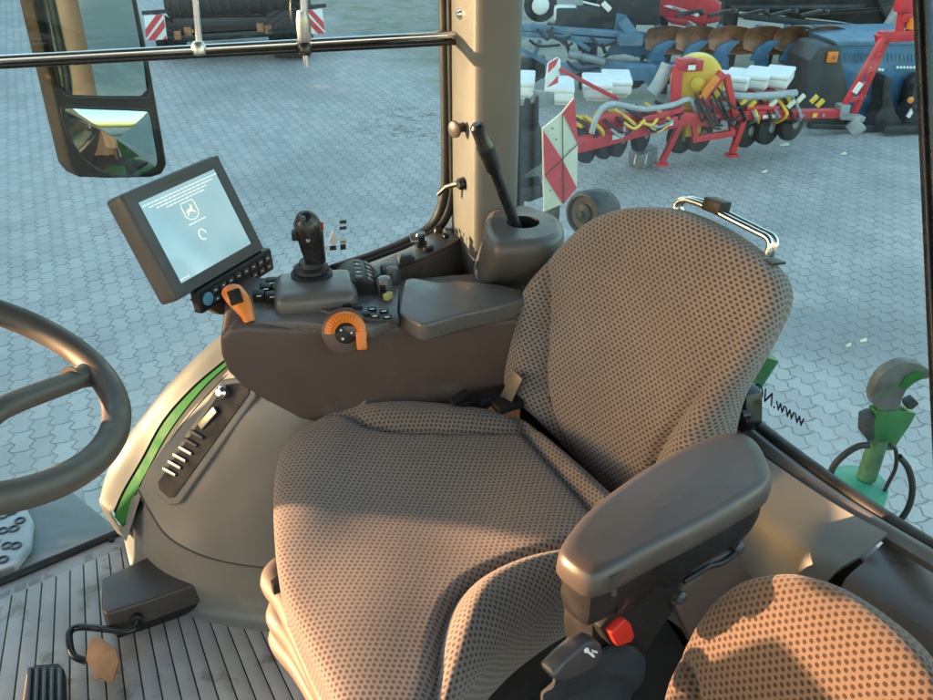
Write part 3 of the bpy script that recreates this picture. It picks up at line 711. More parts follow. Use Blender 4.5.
# mechanism below the armrest
def AP(px, py, d=0): return onpl(px, py, atz(618, 566, .735) - an * .03, an) + an * d
mb = MB(); mb.prism([AP(x, y, -.02) for x, y in [(614, 596), (760, 508), (764, 540), (745, 560), (700, 600), (660, 660), (640, 720), (612, 720), (604, 660), (606, 620)]], -an * .05, .006); mech = build('seat_mechanism', mb, M['blackp'], seat)
mb = MB(); mb.tube(catmull([AP(690, 586, -.01), AP(704, 576, -.008), AP(714, 570, -.008), AP(728, 566, -.008), AP(748, 552, -.01)], 5), .0035, 10); build('mechanism_rod', mb, M['blackp'], mech)
for px, py in ((679, 579), (746, 553), (688, 603)):
    mb = MB(); mb.lathe(AP(px, py, -.02), an, [(.010, 0), (.010, .010), (.006, .014)], 14); build('bolt', mb, M['dark_grey'], mech)
mb = MB(); mb.prism([AP(x, y, -.012) for x, y in [(682, 610), (700, 578), (742, 556), (762, 585), (725, 640), (700, 650)]], -an * .012, .003); build('side_plate', mb, M['brown'], seat)
# red buckle and seat lever
mb = MB(); mb.prism([AP(x, y, .012) for x, y in [(592, 622), (606, 604), (614, 607), (622, 622), (616, 634), (604, 640)]], -an * .02, .004); buckle = build('belt_buckle', mb, M['blackp'], seat)
mb = MB(); mb.prism([AP(x, y, .022) for x, y in [(597, 622), (611, 608), (617, 612), (621, 624), (617, 631), (604, 635)]], -an * .012, .003, 3); build('buckle_button', mb, M['red'], buckle)
lv = [(533, 658), (545, 645), (562, 631), (574, 625), (583, 628), (585, 638), (578, 650), (562, 660), (546, 664), (536, 663)]
mb = MB(); mb.prism([AP(x, y, .03) for x, y in lv], -an * .022, .006, 3); lev = build('seat_lever', mb, M['dark_grey'], seat)
mb = MB(); mb.tube([AP(567, 633, .0315), AP(573, 638, .0315)], .0016, 6); mb.tube([AP(572, 637, .0315), AP(571, 632, .0315), AP(576, 634, .0315)], .0014, 6); mb.lathe(AP(566, 632, .030), an, [(.003, 0), (.003, .002)], 10); build('lever_symbol', mb, M['white_mark'], lev)
mb = MB(); mb.bar(AP(582, 649, .0), AP(590, 646, .0), .004, .002, an); build('lever_mark', mb, M['white_mark'], mech)
# seat pan, bellows
mb = MB(); mb.box(S(-.67, -.865, .27), (SF, SL, UP), (.20, .205, .085), .02); build('seat_pan', mb, M['blackp'], seat)
def fold(k, z): # a horizontal outline of the bellows
    w, d = .185 + .012 * k, .20 + .012 * k
    c = S(-.655, -.94, z); out = []
    for i in range(64):
        a = 2 * math.pi * i / 64; ca, sa = math.cos(a), math.sin(a)
        q = 4.5; r = (abs(ca) ** q + abs(sa) ** q) ** (-1 / q)
        out.append(c + SL * (w * r * ca) + SF * (d * r * sa))
    return out
rows = []
for i in range(41):
    z = .02 + .30 * i / 40; k = abs(math.sin(i / 40 * math.pi * 4.5)) ** .6; rows.append(fold(k * 2.2 - .6 + (1 - i / 40) * 1.3, z))
mb = MB(); mb.grid(rows, closed=True); build('bellows', mb, M['bellow'], seat, 60)
# front trim with steps under the front edge of the cushion
def CP_(px, py, z): return atz(px, py, z)
for k, (px0, py0, px1, py1, zz) in enumerate([(272, 575, 300, 640, .355), (277, 610, 320, 690, .315), (279, 632, 330, 720, .27)]):
    a, b = CP_(px0 + 4, py0, zz), CP_(px1 + 6, py1, zz - .0)
    b = a + (b - a) * 1.8
    mb = MB(); mb.tube(catmull([a + SF * -.09 + V((0, .03, -.004)), a, a.lerp(b, .3), b], 8), .022, 14, flat=1.0); build('bellows_fold', mb, M['bellow'], seat)
for px, py, z in ((279, 594, .36), (295, 630, .355), (313, 671, .352)):
    q = atz(px, py, z); mb = MB(); mb.prism([atz(px - 7, py + 1, z), atz(px + 2, py - 6, z), atz(px + 6, py + 5, z), atz(px - 4, py + 6, z)], UP * .03, .002); build('trim_clip', mb, M['blackp'], seat)
# dark fabric boot low on the near side
for k in range(0):
    q = [(568 - k * 6, 668 + k * 16), (600, 652 + k * 16), (632, 648 + k * 16), (646, 655 + k * 16)]
    mb = MB(); mb.tube(catmull([AP(x, y, .0 + .004 * k) for x, y in q], 5), .011, 10); build('boot_fold', mb, M['rubber'], seat)
rows_ = []
for j in range(7):
    v = j / 6
    rows_.append([AP(x - 30 * v, y + 75 * v, .005 * math.sin(v * 14 + i * .9) - .006) for i, (x, y) in enumerate([(560, 676), (578, 662), (600, 653), (622, 648), (640, 652), (652, 664)])])
mb = MB(); mb.surf(rows_, 5, 5, .004, an * -1); build('fabric_boot', mb, M['cloth'], seat)
mb = MB(); mb.box(S(-.95, -.86, .43), (SF, SL, UP), (.03, .20, .09), .01); build('back_hinge', mb, M['blackp'], seat)
# seat belt latch between cushion and console
mb = MB()
for (a, b, w) in (((457, 405), (480, 396), .022), ((478, 400), (508, 392), .030), ((495, 408), (520, 400), .03)):
    mb.bar(atz(*a, .50), atz(*b, .50), w, .016, UP, .004)
mb.bar(atz(452, 403, .51), atz(468, 392, .52), .016, .012, UP, .003)
build('belt_latch', mb, M['blackp'], seat)
mb = MB(); mb.bar(atz(505, 402, .50), atz(518, 374, .56), .028, .003, SF, .001); build('belt_webbing', mb, M['grey'], seat)

# ================================================================ BUDDY SEAT (backrest, lower right)
bn = V((-.80, -.30, .50)).normalized()
bo = V((.345, .625, .72))
byx = bn.cross(UP).normalized(); byy = byx.cross(bn); byy = byy if byy.z > 0 else -byy
qp = Pl(bo, byx, byy)
if qp.en.dot(bn) < 0: qp.en = -qp.en
buddy = thing('passenger_seat', 'tan dotted cloth passenger seat backrest, sunlit, in the near right corner', 'seat', V((bo.x + .05, bo.y, 0)))
oq = [qp(*p) for p in [(668, 760), (672, 700), (692, 646), (716, 607), (745, 584), (775, 576), (805, 576), (840, 588), (880, 614), (918, 648), (950, 700), (960, 790), (900, 850), (740, 850)]]
s_q = qp.poly([(676, 652), (700, 668), (712, 700), (716, 780)])
gq = 1 if sdist(s_q, *qp(680, 720)) > 0 else -1
def bf(x, y):
    d = sdist(s_q, x, y) * gq
    return .010 * sm(0, .03, d) - .010 * math.exp(-(d / .005) ** 2)
mb = MB(); mb.pillow(qp.o, qp.ex, qp.ey, qp.en, oq, .028, .05, 3.2, bf, rings=40, n=200)
bb = build('backrest', mb, M['fabric2'], buddy, 60)
mb = MB(); mb.box(bo - bn * .04 + V((.03, -.02, -.45)), (byx, bn, UP), (.11, .03, .16), .02); build('backrest_support', mb, M['blackp'], buddy)
mb = MB(); mb.box(V((.28, .38, .30)), (byx, V((-.94, -.35, 0)), UP), (.15, .05, .03), .02); mb.box(V((.32, .40, .14)), (byx, V((-.94, -.35, 0)), UP), (.10, .05, .14), .01); build('seat_base', mb, M['blackp'], buddy)
# ================================================================ CONTROL CONSOLE
con = thing('control_console', 'long brown armrest control console beside the driver seat cushion', 'control console', atz(320, 400, .45))
cpt = V((-.11, 1.36, .66))
def CS(px, py, d=0): return onpl(px, py, cpt, CA) + CA * d     # on the console's near side
zc = .66
def ZC(px, py, dz=0): return atz(px, py, zc + dz)
side = [(220, 338), (221, 356), (228, 373), (243, 388), (266, 402), (300, 420), (345, 430), (400, 434), (450, 424), (500, 405), (518, 372), (523, 318), (470, 322), (424, 326), (398, 326), (340, 330), (280, 328), (248, 326), (230, 328)]
mb = MB(); mb.prism([CS(x, y) for x, y in side], CA * .20, .016, 4)
body = build('console_body', mb, M['brown'], con, 45)
# padded lid
lid = [(399, 312), (401, 290), (405, 279), (412, 277), (440, 282), (458, 280), (500, 284), (522, 289), (528, 294), (524, 300), (500, 306), (462, 314), (428, 324), (420, 324), (408, 318)]
mb = MB(); mb.prism([ZC(x, y, .012) for x, y in lid], (0, 0, -.034), .006, 3)
lidp = build('console_lid', mb, M['panelgrey'], con, 45)
mb = MB(); mb.prism([ZC(x, y, -.024) for x, y in [(401, 313), (404, 290), (410, 282), (520, 291), (522, 299), (428, 323)]], (0, 0, -.02), .004); build('lid_base', mb, M['dark_grey'], lidp)
mb = MB(); mb.tube(catmull([CS(x, y, -.001) for x, y in [(404, 322), (416, 333), (428, 336), (470, 328), (520, 314)]], 5), .0018, 6); build('lid_seam', mb, M['groove'], lidp)
# grey top panel
mb = MB(); mb.prism([ZC(x, y, .006) for x, y in [(228, 326), (250, 300), (268, 284), (300, 278), (395, 276), (399, 290), (398, 318), (372, 328), (340, 326), (300, 322), (250, 322)]], (0, 0, -.02), .004, 2)
pan = build('top_panel', mb, M['panelgrey'], con)
# rounded hump under the joystick
hc = ZC(316, 294, .012)
mb = MB(); mb.box(hc, (CB, CA, UP), (.072, .058, .024), .023, 5); build('joystick_base', mb, M['panelgrey'], pan)
for x in (288, 301):
    mb = MB(); mb.lathe(ZC(x, 303, .012), UP + CA * -.5, [(.008, 0), (.008, .003), (.004, .006)], 16); build('round_button', mb, M['beige'], pan)
# control strip along the near edge
mb = MB(); mb.prism([ZC(x, y, .012) for x, y in [(312, 306), (316, 297), (340, 299), (396, 306), (399, 318), (366, 319), (340, 316)]], (0, 0, -.012), .002)
strip = build('control_strip', mb, M['dark_grey'], pan)
mb = MB(); mb.lathe(ZC(322, 305, .012), UP, [(.0095, 0), (.0095, .003), (.007, .005)], 18); build('round_button', mb, M['blue_btn'], strip)
for i, (x, y) in enumerate([(336, 303), (347, 305), (358, 307), (372, 309), (384, 311), (375, 316), (387, 317), (366, 314)]):
    mb = MB(); mb.box(ZC(x, y, .014), (CB, CA, UP), (.0075, .0045, .003), .001); k = build('key_button', mb, M['blackp'], strip)
    if i in (3, 4, 5, 6):
        mb = MB(); mb.box(ZC(x, y, .0175), (CB, CA, UP), (.004, .001, .0004)); build('key_mark', mb, M['white_mark'], k)
# black drum keypad
dc0, dc1 = ZC(348, 290, .018), ZC(366, 284, .016)
mb = MB(); mb.lathe(ZC(357, 289, -.004), CA, [(.024, -.048), (.038, -.048), (.040, -.043), (.040, .043), (.038, .048), (.024, .048)], 28, CB); drum = build('keypad_drum', mb, M['blackp'], pan)
for i in range(5):
    for a in (25, 55, 85):
        ar_ = math.radians(a); c = ZC(357, 289, -.004) + CA * (-.034 + .017 * i) + (-CB * math.cos(ar_) * -1 + UP * math.sin(ar_)) * .0405
        nn = (CB * math.cos(ar_) + UP * math.sin(ar_))
        mb = MB(); mb.box(c, (CA, nn, CA.cross(nn)), (.006, .0012, .006), .0008); k = build('keypad_key', mb, M['dark_grey'], drum)
        if (i + a) % 2 == 0:
            mb = MB(); mb.box(c + nn * .0015, (CA, nn, CA.cross(nn)), (.003, .0004, .001)); build('key_mark', mb, M['white_mark'], k)
# small knobs beside the lid
for (x, y, m) in ((388, 279, 'dark_grey'), (393, 283, 'dark_grey'), (385, 293, 'panelgrey')):
    mb = MB(); mb.lathe(ZC(x, y, .004), UP, [(.014, 0), (.014, .024), (.011, .030), (.004, .031)], 18); build('thumb_knob', mb, M[m], pan)
mb = MB(); mb.box(ZC(388, 296, .013), (CB * .6 + CA * .7, CA * .6 - CB * .7, UP), (.009, .005, .006), .002); build('yellow_paddle', mb, M['yellow_mark'], pan)
mb = MB(); mb.box(ZC(386, 287, .018), (CB * .6 + CA * .7, CA * .6 - CB * .7, UP), (.012, .005, .008), .002); build('black_paddle', mb, M['blackp'], pan)
# rocker switches at the front
for i, (x, y) in enumerate([(259, 296), (266, 289), (272, 283), (272, 297), (279, 290), (284, 284)]):
    mb = MB(); mb.box(ZC(x, y, .014), (CB, CA, UP), (.011, .009, .009), .003); rk = build('rocker_switch', mb, M['blackp'], pan)
    mb = MB(); mb.box(ZC(x, y, .0235), (CB, CA, UP), (.004, .0012, .0005)); build('key_mark', mb, M['white_mark'], rk)
# joystick
jb = ZC(312, 277, .03)
mb = MB(); mb.lathe(jb, UP, [(.034, -.012), (.040, -.008), (.040, -.002), (.033, .001), (.037, .004), (.037, .009), (.029, .012), (.032, .015), (.031, .020), (.022, .024), (.020, .032)], 28); boot = build('joystick_boot', mb, M['rubber'], con)
jd = [(316, 262, .018), (313, 250, .0205), (311, 240, .0225), (309, 231, .024), (306, 223, .023), (302, 217, .018), (299, 214, .008)]
jp = [onpl(x, y, jb, CA) for x, y, r in jd]
mb = MB(); pj = catmull([V((p.x, p.y, p.z)) for p in jp], 5); rj = [v.x for v in catmull([V((r, 0, 0)) for *_, r in jd], 5)]
mb.tube(pj, rj, 20); grip = build('joystick', mb, M['blacks'], con)
for x, y, r in ((303, 219, .005), (310, 222, .0045), (303, 226, .0045), (308, 240, .004)):
    mb = MB(); mb.lathe(onpl(x, y, jb - CA * .021, CA), -CA, [(r, -.004), (r, .004), (r * .6, .006)], 12); build('joystick_button', mb, M['dark_grey' if y != 240 else 'steel'], grip)
mb = MB(); mb.box(onpl(295, 235, jb, CA), (CB, CA, UP), (.006, .010, .008), .003); build('side_paddle', mb, M['blackp'], grip)
# orange throttle lever (left) and orange dial
lp = catmull([ZC(250, 322, .004), ZC(246, 312, .018), ZC(240, 302, .03), ZC(234, 294, .038), ZC(231, 290, .038)], 6)
mb = MB(); mb.tube(lp, [.010 + .009 * sm(0, .6, i / (len(lp) - 1)) - .008 * sm(.85, 1, i / (len(lp) - 1)) for i in range(len(lp))], 18, flat=.75)
thr = build('orange_lever', mb, M['orange'], con)
dn = (V((.05, -.75, .66))).normalized(); c = ZC(237, 299, .034) + dn * .0135
mb = MB(); mb.box(c, (V((.8, .2, .2)), dn, V((.8, .2, .2)).cross(dn)), (.011, .004, .013), .003); build('lever_button', mb, M['blackp'], thr)
dc = CS(345, 326, -.022); ax = (-CA + UP * .35).normalized(); xr = CB
yr = ax.cross(xr)
mb = MB(); mb.lathe(dc - ax * .012, ax, [(.032, 0), (.040, .002), (.040, .010), (.034, .014)], 32, CB); dial = build('dial_recess', mb, M['brown'], con)
def arcp(r, a, h): return dc + (CB * math.cos(a) + yr * math.sin(a)) * r + ax * h
if yr.z < 0: yr = -yr
mb = MB(); rows = []
for i in range(25):
    a = math.radians(175 - 200 * i / 24); rows.append([arcp(.0185, a, .002), arcp(.0185, a, .016), arcp(.026, a, .022), arcp(.0345, a, .018), arcp(.036, a, .0)])
mb.grid(rows); mb.face([mb.bm.verts.new(p) for p in rows[0]]); mb.face([mb.bm.verts.new(p) for p in rows[-1]][::-1]); mb.mi = 0
mb.box(arcp(.0275, math.radians(-28), .012), (CB, yr, ax), (.0085, .016, .010), .003)
od = build('orange_dial', mb, M['orange'], dial)
for i in range(13):
    a = math.radians(168 - 110 * i / 12); mb = MB(); mb.bar(arcp(.0255, a, .0215), arcp(.0345, a, .0185), .0020, .004, ax, .0005); build('dial_rib', mb, M['orange'], od)
mb = MB(); mb.lathe(dc, ax, [(.019, -.002), (.019, .006), (.016, .008)], 24, CB); hub = build('dial_hub', mb, M['blackp'], dial)
for x, y in ((-.008, .006), (.009, .0), (-.006, -.009)):
    q = dc + CB * x + yr * y + ax * .0085; mb = MB(); mb.lathe(q, ax, [(.0042, 0), (.0042, .002), (.003, .003)], 12); b = build('dial_button', mb, M['dark_grey'], hub)
    mb = MB(); mb.lathe(q + ax * .003, ax, [(.0018, 0), (.0018, .0006)], 10); build('button_mark', mb, M['white_mark'], b)
mb = MB(); mb.box(CS(364, 340, -.0175 + .012), (CB, CA, UP), (.003, .002, .005), .001); build('dial_mark', mb, M['white_mark'], con)

# ================================================================ DISPLAY MONITOR
MX = V((.437, .899, -.001)).normalized(); MY = V((-.812, .394, -.43)).normalized(); MZ = V((-.386, .189, .903)).normalized()
MC = V((-.511, 1.597, .732)) * 1.0
MC = CAM + (MC - CAM) * .93; ms = .93
mon = thing('display_monitor', 'grey tilted display screen with lit pale blue picture above the console', 'monitor', MC - UP * .1)
def MO(x, y, d=0): return MC + (MX * x + MZ * y) * ms - MY * (d * ms)
mb = MB(); mb.box(MC + MY * .022, (MX, MZ, MY), (.13 * ms, .105 * ms, .022), .010, 3)
mh = build('monitor_housing', mb, M['grey'], mon)
w, h = .126, .101; iw, ih = .104, .080
bz = MB()
for (x0, x1, y0, y1) in ((-w, w, ih, h), (-w, w, -h, -ih), (-w, -iw, -ih, ih), (iw, w, -ih, ih)):
    bz.box(MO((x0 + x1) / 2, (y0 + y1) / 2, .002), (MX, MZ, MY), ((x1 - x0) / 2 * ms, (y1 - y0) / 2 * ms, .003))
build('bezel', bz, M['dark_grey'], mh)
mb = MB(); mb.box(MO(0, 0, .0005), (MX, MZ, MY), (iw * ms, ih * ms, .001)); scr = build('screen', mb, M['screen'], mh)
textmesh('bezel_lettering', 'GREENSTAR', .0085, MO(.0, .0915, .0055), MX, MZ, M['grey'], mh, .0003)
# start-up picture: lines of small print, emblem in a shield, waiting ring
def bars(y, x0, x1, mat):
    x = x0
    mb = MB()
    rnd = random.Random(int(y * 1e5))
    while x < x1:
        l = rnd.uniform(.004, .013); mb.box(MO(x + l / 2, y, .0019), (MX, MZ, MY), (l / 2 * ms, .0011 * ms, .0002)); x += l + .0022
    return build('screen_text', mb, mat, scr)
bars(.071, -.098, .098, M['lit_mark']); bars(.065, -.085, .088, M['lit_mark']); bars(.059, -.070, .066, M['lit_mark']); bars(.053, -.048, .046, M['lit_mark'])
bars(.006, -.020, .024, M['lit_mark']); bars(-.0745, -.100, -.078, M['lit_mark'])
sh = [(-.0155, .017), (.0155, .017), (.0175, .010), (.0175, -.008), (.011, -.0155), (0, -.0185), (-.011, -.0155), (-.0175, -.008), (-.0175, .010)]
ey0 = .030
mb = MB(); mb.tube([MO(x, ey0 + y, .0022) for x, y in sh], .0009, 6, closed=True); emb = build('emblem_outline', mb, M['lit_yellow'], scr)
deer = [(-.013, -.002), (-.006, .003), (.001, .003), (.004, .007), (.003, .012), (.006, .008), (.010, .007), (.007, .004), (.006, -.001), (.011, -.006), (.0095, -.008), (.003, -.003), (-.004, -.003), (-.010, -.009), (-.012, -.008), (-.008, -.002)]
mb = MB(); mb.prism([MO(x, ey0 + y, .0017) for x, y in deer], -MY * .0006); build('emblem_animal', mb, M['lit_yellow'], scr)
mb = MB(); mb.tube([MO(.009 * math.cos(a), -.020 + .010 * math.sin(a), .0022) for a in [2 * math.pi * k / 20 for k in range(17)]], .0012, 6); build('waiting_ring', mb, M['lit_mark'], scr)
# keypad below
kc = MO(.030, -.125, -.010)
KX, KZ, KY = MX, (MZ * .93 - MY * .36).normalized(), (MY * .93 + MZ * .36).normalized()
mb = MB(); mb.box(kc, (KX, KZ, KY), (.105, .022, .010), .005, 3); kp = build('monitor_keypad', mb, M['blackp'], mon)
for i in range(9):
    for j in range(2):
        if i == 0: continue
        c = kc + KX * (-.085 + .0215 * i) + KZ * (.008 - .017 * j) - KY * .0105
        mb = MB(); mb.box(c, (KX, KZ, KY), (.008, .0055, .002), .001); k = build('keypad_key', mb, M['dark_grey'], kp)
        mb = MB(); mb.box(c - KY * .0022, (KX, KZ, KY), (.003, .0010, .0003)); build('key_mark', mb, M['white_mark'], k)
mb = MB(); mb.lathe(kc - KX * .085 - KY * .009, -KY, [(.012, 0), (.012, .004), (.008, .006)], 20); build('blue_button', mb, M['blue_btn'], kp)
mb = MB(); mb.prism([kc + KX * a - KZ * b + KY * .004 for a, b in ((-.10, .0), (.07, .0), (.05, .05), (.0, .075), (-.05, .05))], KY * .02, .005); build('monitor_bracket', mb, M['brown'], mon)
mb = MB(); mb.bar(kc - KZ * .03 + KY * .02, ZC(250, 318, -.02), .04, .025, CA, .006); build('monitor_arm', mb, M['blackp'], mon)

# ================================================================ STEERING WHEEL
wc = V((-.551, .770, .897)); wt = .4207
wn = (TB * math.sin(wt) + UP * math.cos(wt)).normalized(); wx = TR.cross(wn).normalized()
wheel = thing('steering_wheel', 'dark brown steering wheel reaching in from the left edge over the floor', 'steering wheel', wc - wn * .08)
def WP(r, a, d=0): return wc + (TR * math.cos(a) + wx * math.sin(a)) * r + wn * d
mb = MB(); mb.tube([WP(.190, 2 * math.pi * k / 96) for k in range(96)], .0155, 18, closed=True)
rim = build('wheel_rim', mb, M['wheelgrip'], wheel, 60)
def wpl(px, py): return onpl(px, py, wc - wn * .006, wn)
j = wpl(97, 371); k0 = wpl(0, 409)
mb = MB()
sp_ = [j + (k0 - j) * .01, j.lerp(k0, .07), j.lerp(k0, .17), j.lerp(k0, .35), j.lerp(k0, 1.0), j.lerp(k0, 1.25) - wn * .02, wc - wn * .05]
mb.tube(catmull(sp_, 5), [.0145 + .006 * sm(0, .4, i / 6) * (1 - sm(.3, 1, i / 13)) for i in range(31)], 14, flat=.8)
spk = build('wheel_spoke', mb, M['wheelgrip'], wheel, 60)
q = wpl(71, 379); dd = (k0 - j).normalized(); mb = MB(); mb.lathe(q - dd * .0008, dd, [(.0150, 0), (.0150, .0016)], 24); build('spoke_joint', mb, M['groove'], spk)
mb = MB(); mb.tube(catmull([wc - wn * .05, WP(.12, math.radians(150), -.03), WP(.19, math.radians(160))], 6), .0145, 14, flat=.85); build('wheel_spoke', mb, M['wheelgrip'], wheel, 60)
mb = MB(); mb.lathe(wc - wn * .085, wn, [(.05, 0), (.055, .01), (.055, .03), (.045, .045), (.02, .05)], 28); build('wheel_hub', mb, M['dark_grey'], wheel)

# ================================================================ HAND LEVER in its housing by the pillar
hl = thing('hand_lever', 'black hand lever standing in a grey and tan housing by the pillar', 'lever', atz(525, 290, .50))
def LP(px, py, b): return onB(px, py, b)
topz = .755
ring0 = [(484, 232), (486, 216), (494, 211), (505, 210), (514, 207), (526, 206), (543, 212), (556, 217), (564, 226), (563, 236), (550, 243), (530, 246), (510, 247), (494, 246)]
P0 = [atz(x, y, topz - .0) for x, y in ring0]; cz = sum(P0, V()) / len(P0)
mb = MB()
P0 = resample(catmull(P0, 4, True), 56, True)
def sc(k, dz): return [cz + (p - cz) * k + UP * dz for p in P0]
rowsH = [sc(.80, .006), sc(.93, .003), sc(.985, -.006), sc(1.0, -.02)] + [[p + TR * o for p in sc(k, z)] for k, z, o in ((1.0, -.05, .015), (.97, -.09, .05), (.92, -.14, .10), (.86, -.22, .15), (.8, -.3, .18))]
mb.grid(rowsH[::-1], closed=True)
# top with a round well for the lever
wellc = atz(523, 222, topz + .006)
well = [wellc + (TB * math.cos(a) * .026 + TR * math.sin(a) * .036) for a in [0] * 0] 
n = 56
inner = []
for p in sc(.80, .006):
    d = (p - wellc); d.z = 0; d.normalize(); inner.append(wellc + d * .030)
mb.grid([[p for p in inner], sc(.80, .006)][::1], closed=True)
hb = build('lever_housing', mb, M['grey'], hl, 60)
mb = MB(); mb.grid([[p - UP * .05 for p in inner], inner], closed=True); mb.face([mb.bm.verts.new(p - UP * .05) for p in inner]); build('lever_well', mb, M['blackp'], hb)
mb = MB(); lv0 = wellc - UP * .04
k1 = onR(476, 124, 1.43); pts_ = [lv0, lv0.lerp(k1, .30), lv0.lerp(k1, .62), lv0.lerp(k1, .64), lv0.lerp(k1, .80), lv0.lerp(k1, .83), lv0.lerp(k1, .86), lv0.lerp(k1, .98), lv0.lerp(k1, 1.0)]
mb.tube(pts_, [.0105, .0095, .0095, .0135, .0155, .0155, .0125, .0125, .008], 16); build('lever', mb, M['blacks'], hl)

# ================================================================ FLOOR PIECES
fb = thing('foot_rest', 'taupe plastic foot rest block with rounded edges on the floor mat', 'foot rest', atz(155, 610, 0))
zt = .075
tp = [(102, 578), (158, 551), (166, 553), (209, 575), (206, 580), (150, 600), (106, 614), (101, 608)]
bt = [atz(x, y, zt) for x, y in tp]
mb = MB(); mb.prism(bt, (0, 0, -.055), .006, 3); foot = build('foot_rest_block', mb, M['taupe'], fb)
mb = MB(); mb.prism([p * .9 + (sum(bt, V()) / len(bt)) * .1 - UP * .056 for p in bt], (0, 0, -.02)); build('foot_rest_base', mb, M['blackp'], fb)
mb = MB(); mb.lathe(atz(137, 619, .045), V((.25, -.93, .2)), [(.012, 0), (.012, .006), (.006, .007)], 16); build('rod_grommet', mb, M['blackp'], foot)
hk = thing('hook_rod', 'bent black steel hook rod with an orange brown tag on the mat', 'hook', atz(100, 650, 0))
mb = MB(); mb.tube(catmull([atz(138, 619, .045), atz(136, 627, .042), atz(126, 631, .04), atz(105, 629, .04), atz(80, 627, .04), atz(70, 632, .04), atz(70, 645, .035), atz(74, 656, .03), atz(86, 661, .025)], 6), .0068, 12); build('rod', mb, M['blacks'], hk)
tg = [(92, 636), (102, 638), (116, 650), (119, 661), (113, 679), (108, 682), (100, 677), (95, 680), (91, 676), (94, 672), (86, 660), (87, 648)]
mb = MB(); mb.prism([atz(x, y, .045 - (y - 636) * .0003) for x, y in tg], V((.1, .2, -1)) * .006, .0015); build('tag', mb, M['tag'], hk)
pd = thing('floor_pedal', 'black ribbed rubber pedal at the bottom edge of the floor', 'pedal', atz(45, 700, 0))
mb = MB(); pp_ = [atz(x, y, .05) for x, y in [(20, 712), (26, 672), (34, 664), (58, 662), (64, 668), (66, 720), (64, 780), (16, 780)]]
mb.prism(pp_, (0, 0, -.025), .006, 3); pdl = build('pedal_pad', mb, M['rubber'], pd)
for k in range(5):
    x0, x1 = 30 + 7.5 * k, 25 + 9 * k
    mb = MB(); mb.bar(atz(x0, 668, .052), atz(x1, 775, .052), .008, .008, UP, .003); build('pedal_rib', mb, M['blacks'], pdl)
mb = MB(); mb.bar(atz(50, 780, .04), atz(60, 860, .0), .03, .02, UP, .004); build('pedal_arm', mb, M['blackp'], pd)
# ================================================================ YARD MACHINES
class Face:                                  # a vertical plane standing in the yard
    def __init__(s, p, d): s.p = V((p[0], p[1], 0)); s.d = V((d[0], d[1], 0)).normalized(); s.n = V((-s.d.y, s.d.x, 0))
    def __call__(s, px, py, back=0): return onpl(px, py, s.p, s.n) + s.n * back
    def pl(s, pts, back=0): return [s(x, y, back) for x, y in pts]

# ---- red planter ------------------------------------------------------------------
PR = Face((2.5, 8.6), (.98, .19)); PL_ = Face(tuple(PR(690, 116)[:2]), (.85, .53))
plant = thing('planter', 'red row planter with white seed hoppers, yellow fan and a folding arm', 'planter', V((2.5, 8.6, GZ)))
mb = MB(); mb.bar(PR(684, 116), PR(840, 113), .085, .085, UP, .01); build('toolbar', mb, M['mred'], plant)
mb = MB(); mb.bar(PR(720, 105, .3), PR(800, 99, .3), .09, .09, UP, .01); mb.bar(PR(740, 110, .15), PR(792, 107, .15), .05, .05, UP, .005); build('hopper_bar', mb, M['mred'], plant)
mb = MB(); mb.bar(PL_(575, 146), PL_(690, 116), .12, .11, UP, .01); build('wing_beam', mb, M['mred'], plant)
mb = MB(); mb.prism(PL_.pl([(598, 128), (612, 116), (640, 117), (688, 105), (688, 112), (640, 125), (600, 138)], .08), PL_.n * .10, .01); build('wing_frame', mb, M['mred'], plant)
for (a, b) in (((684, 116), (662, 162)), ((744, 118), (732, 153))):
    mb = MB(); mb.bar(PR(*a), PR(*b), .055, .055, PR.d, .006); l = build('stand_leg', mb, M['mred'], plant)
    mb = MB(); f = PR(*b); mb.box(V((f.x, f.y, f.z - .02)), (PR.d, PR.n, UP), (.055, .055, .012), .004); build('foot_plate', mb, M['mred'], l)
mb = MB()
for a, b, w in (((690, 138), (732, 131), .06), ((676, 64), (672, 112), .08), ((675, 63), (692, 62), .10), ((720, 71), (697, 102), .08), ((724, 74), (733, 118), .06), ((690, 116), (694, 140), .05), ((728, 118), (730, 132), .05), ((678, 116), (716, 118), .12), ((700, 96), (716, 110), .06)):
    mb.bar(PR(*a, -.05), PR(*b, -.05), w, w, PR.n, .008)
mb.box(PR(690, 64, -.05), (PR.d, PR.n, UP), (.09, .05, .05), .01)
build('head_frame', mb, M['mred'], plant)
mb = MB(); mb.box(PR(687, 65, -.11), (PR.d, PR.n, UP), (.035, .004, .022)); build('small_sign', mb, M['bwhite'], plant)
fc = PR(702, 84, .12)
mb = MB(); mb.lathe(fc, (PR.n * -1 + PR.d * -.35), [(.05, -.13), (.20, -.13), (.245, -.10), (.245, .08), (.20, .11), (.05, .11)], 30); mb.bar(fc + UP * -.1, fc + UP * -.52, .16, .14, PR.n, .02); fan = build('fan_housing', mb, M['myellow'], plant)
mb = MB(); mb.lathe(fc + (PR.n * -1 + PR.d * -.35).normalized() * .115, (PR.n * -1 + PR.d * -.35), [(.07, 0), (.07, .03), (.03, .05)], 18); build('fan_hub', mb, M['myellow'], fan)
mb = MB(); mb.bar(PR(713, 74, -.10), PR(697, 96, -.1), .07, .03, PR.n, .005); build('warning_label', mb, M['lamp_orange'], plant)
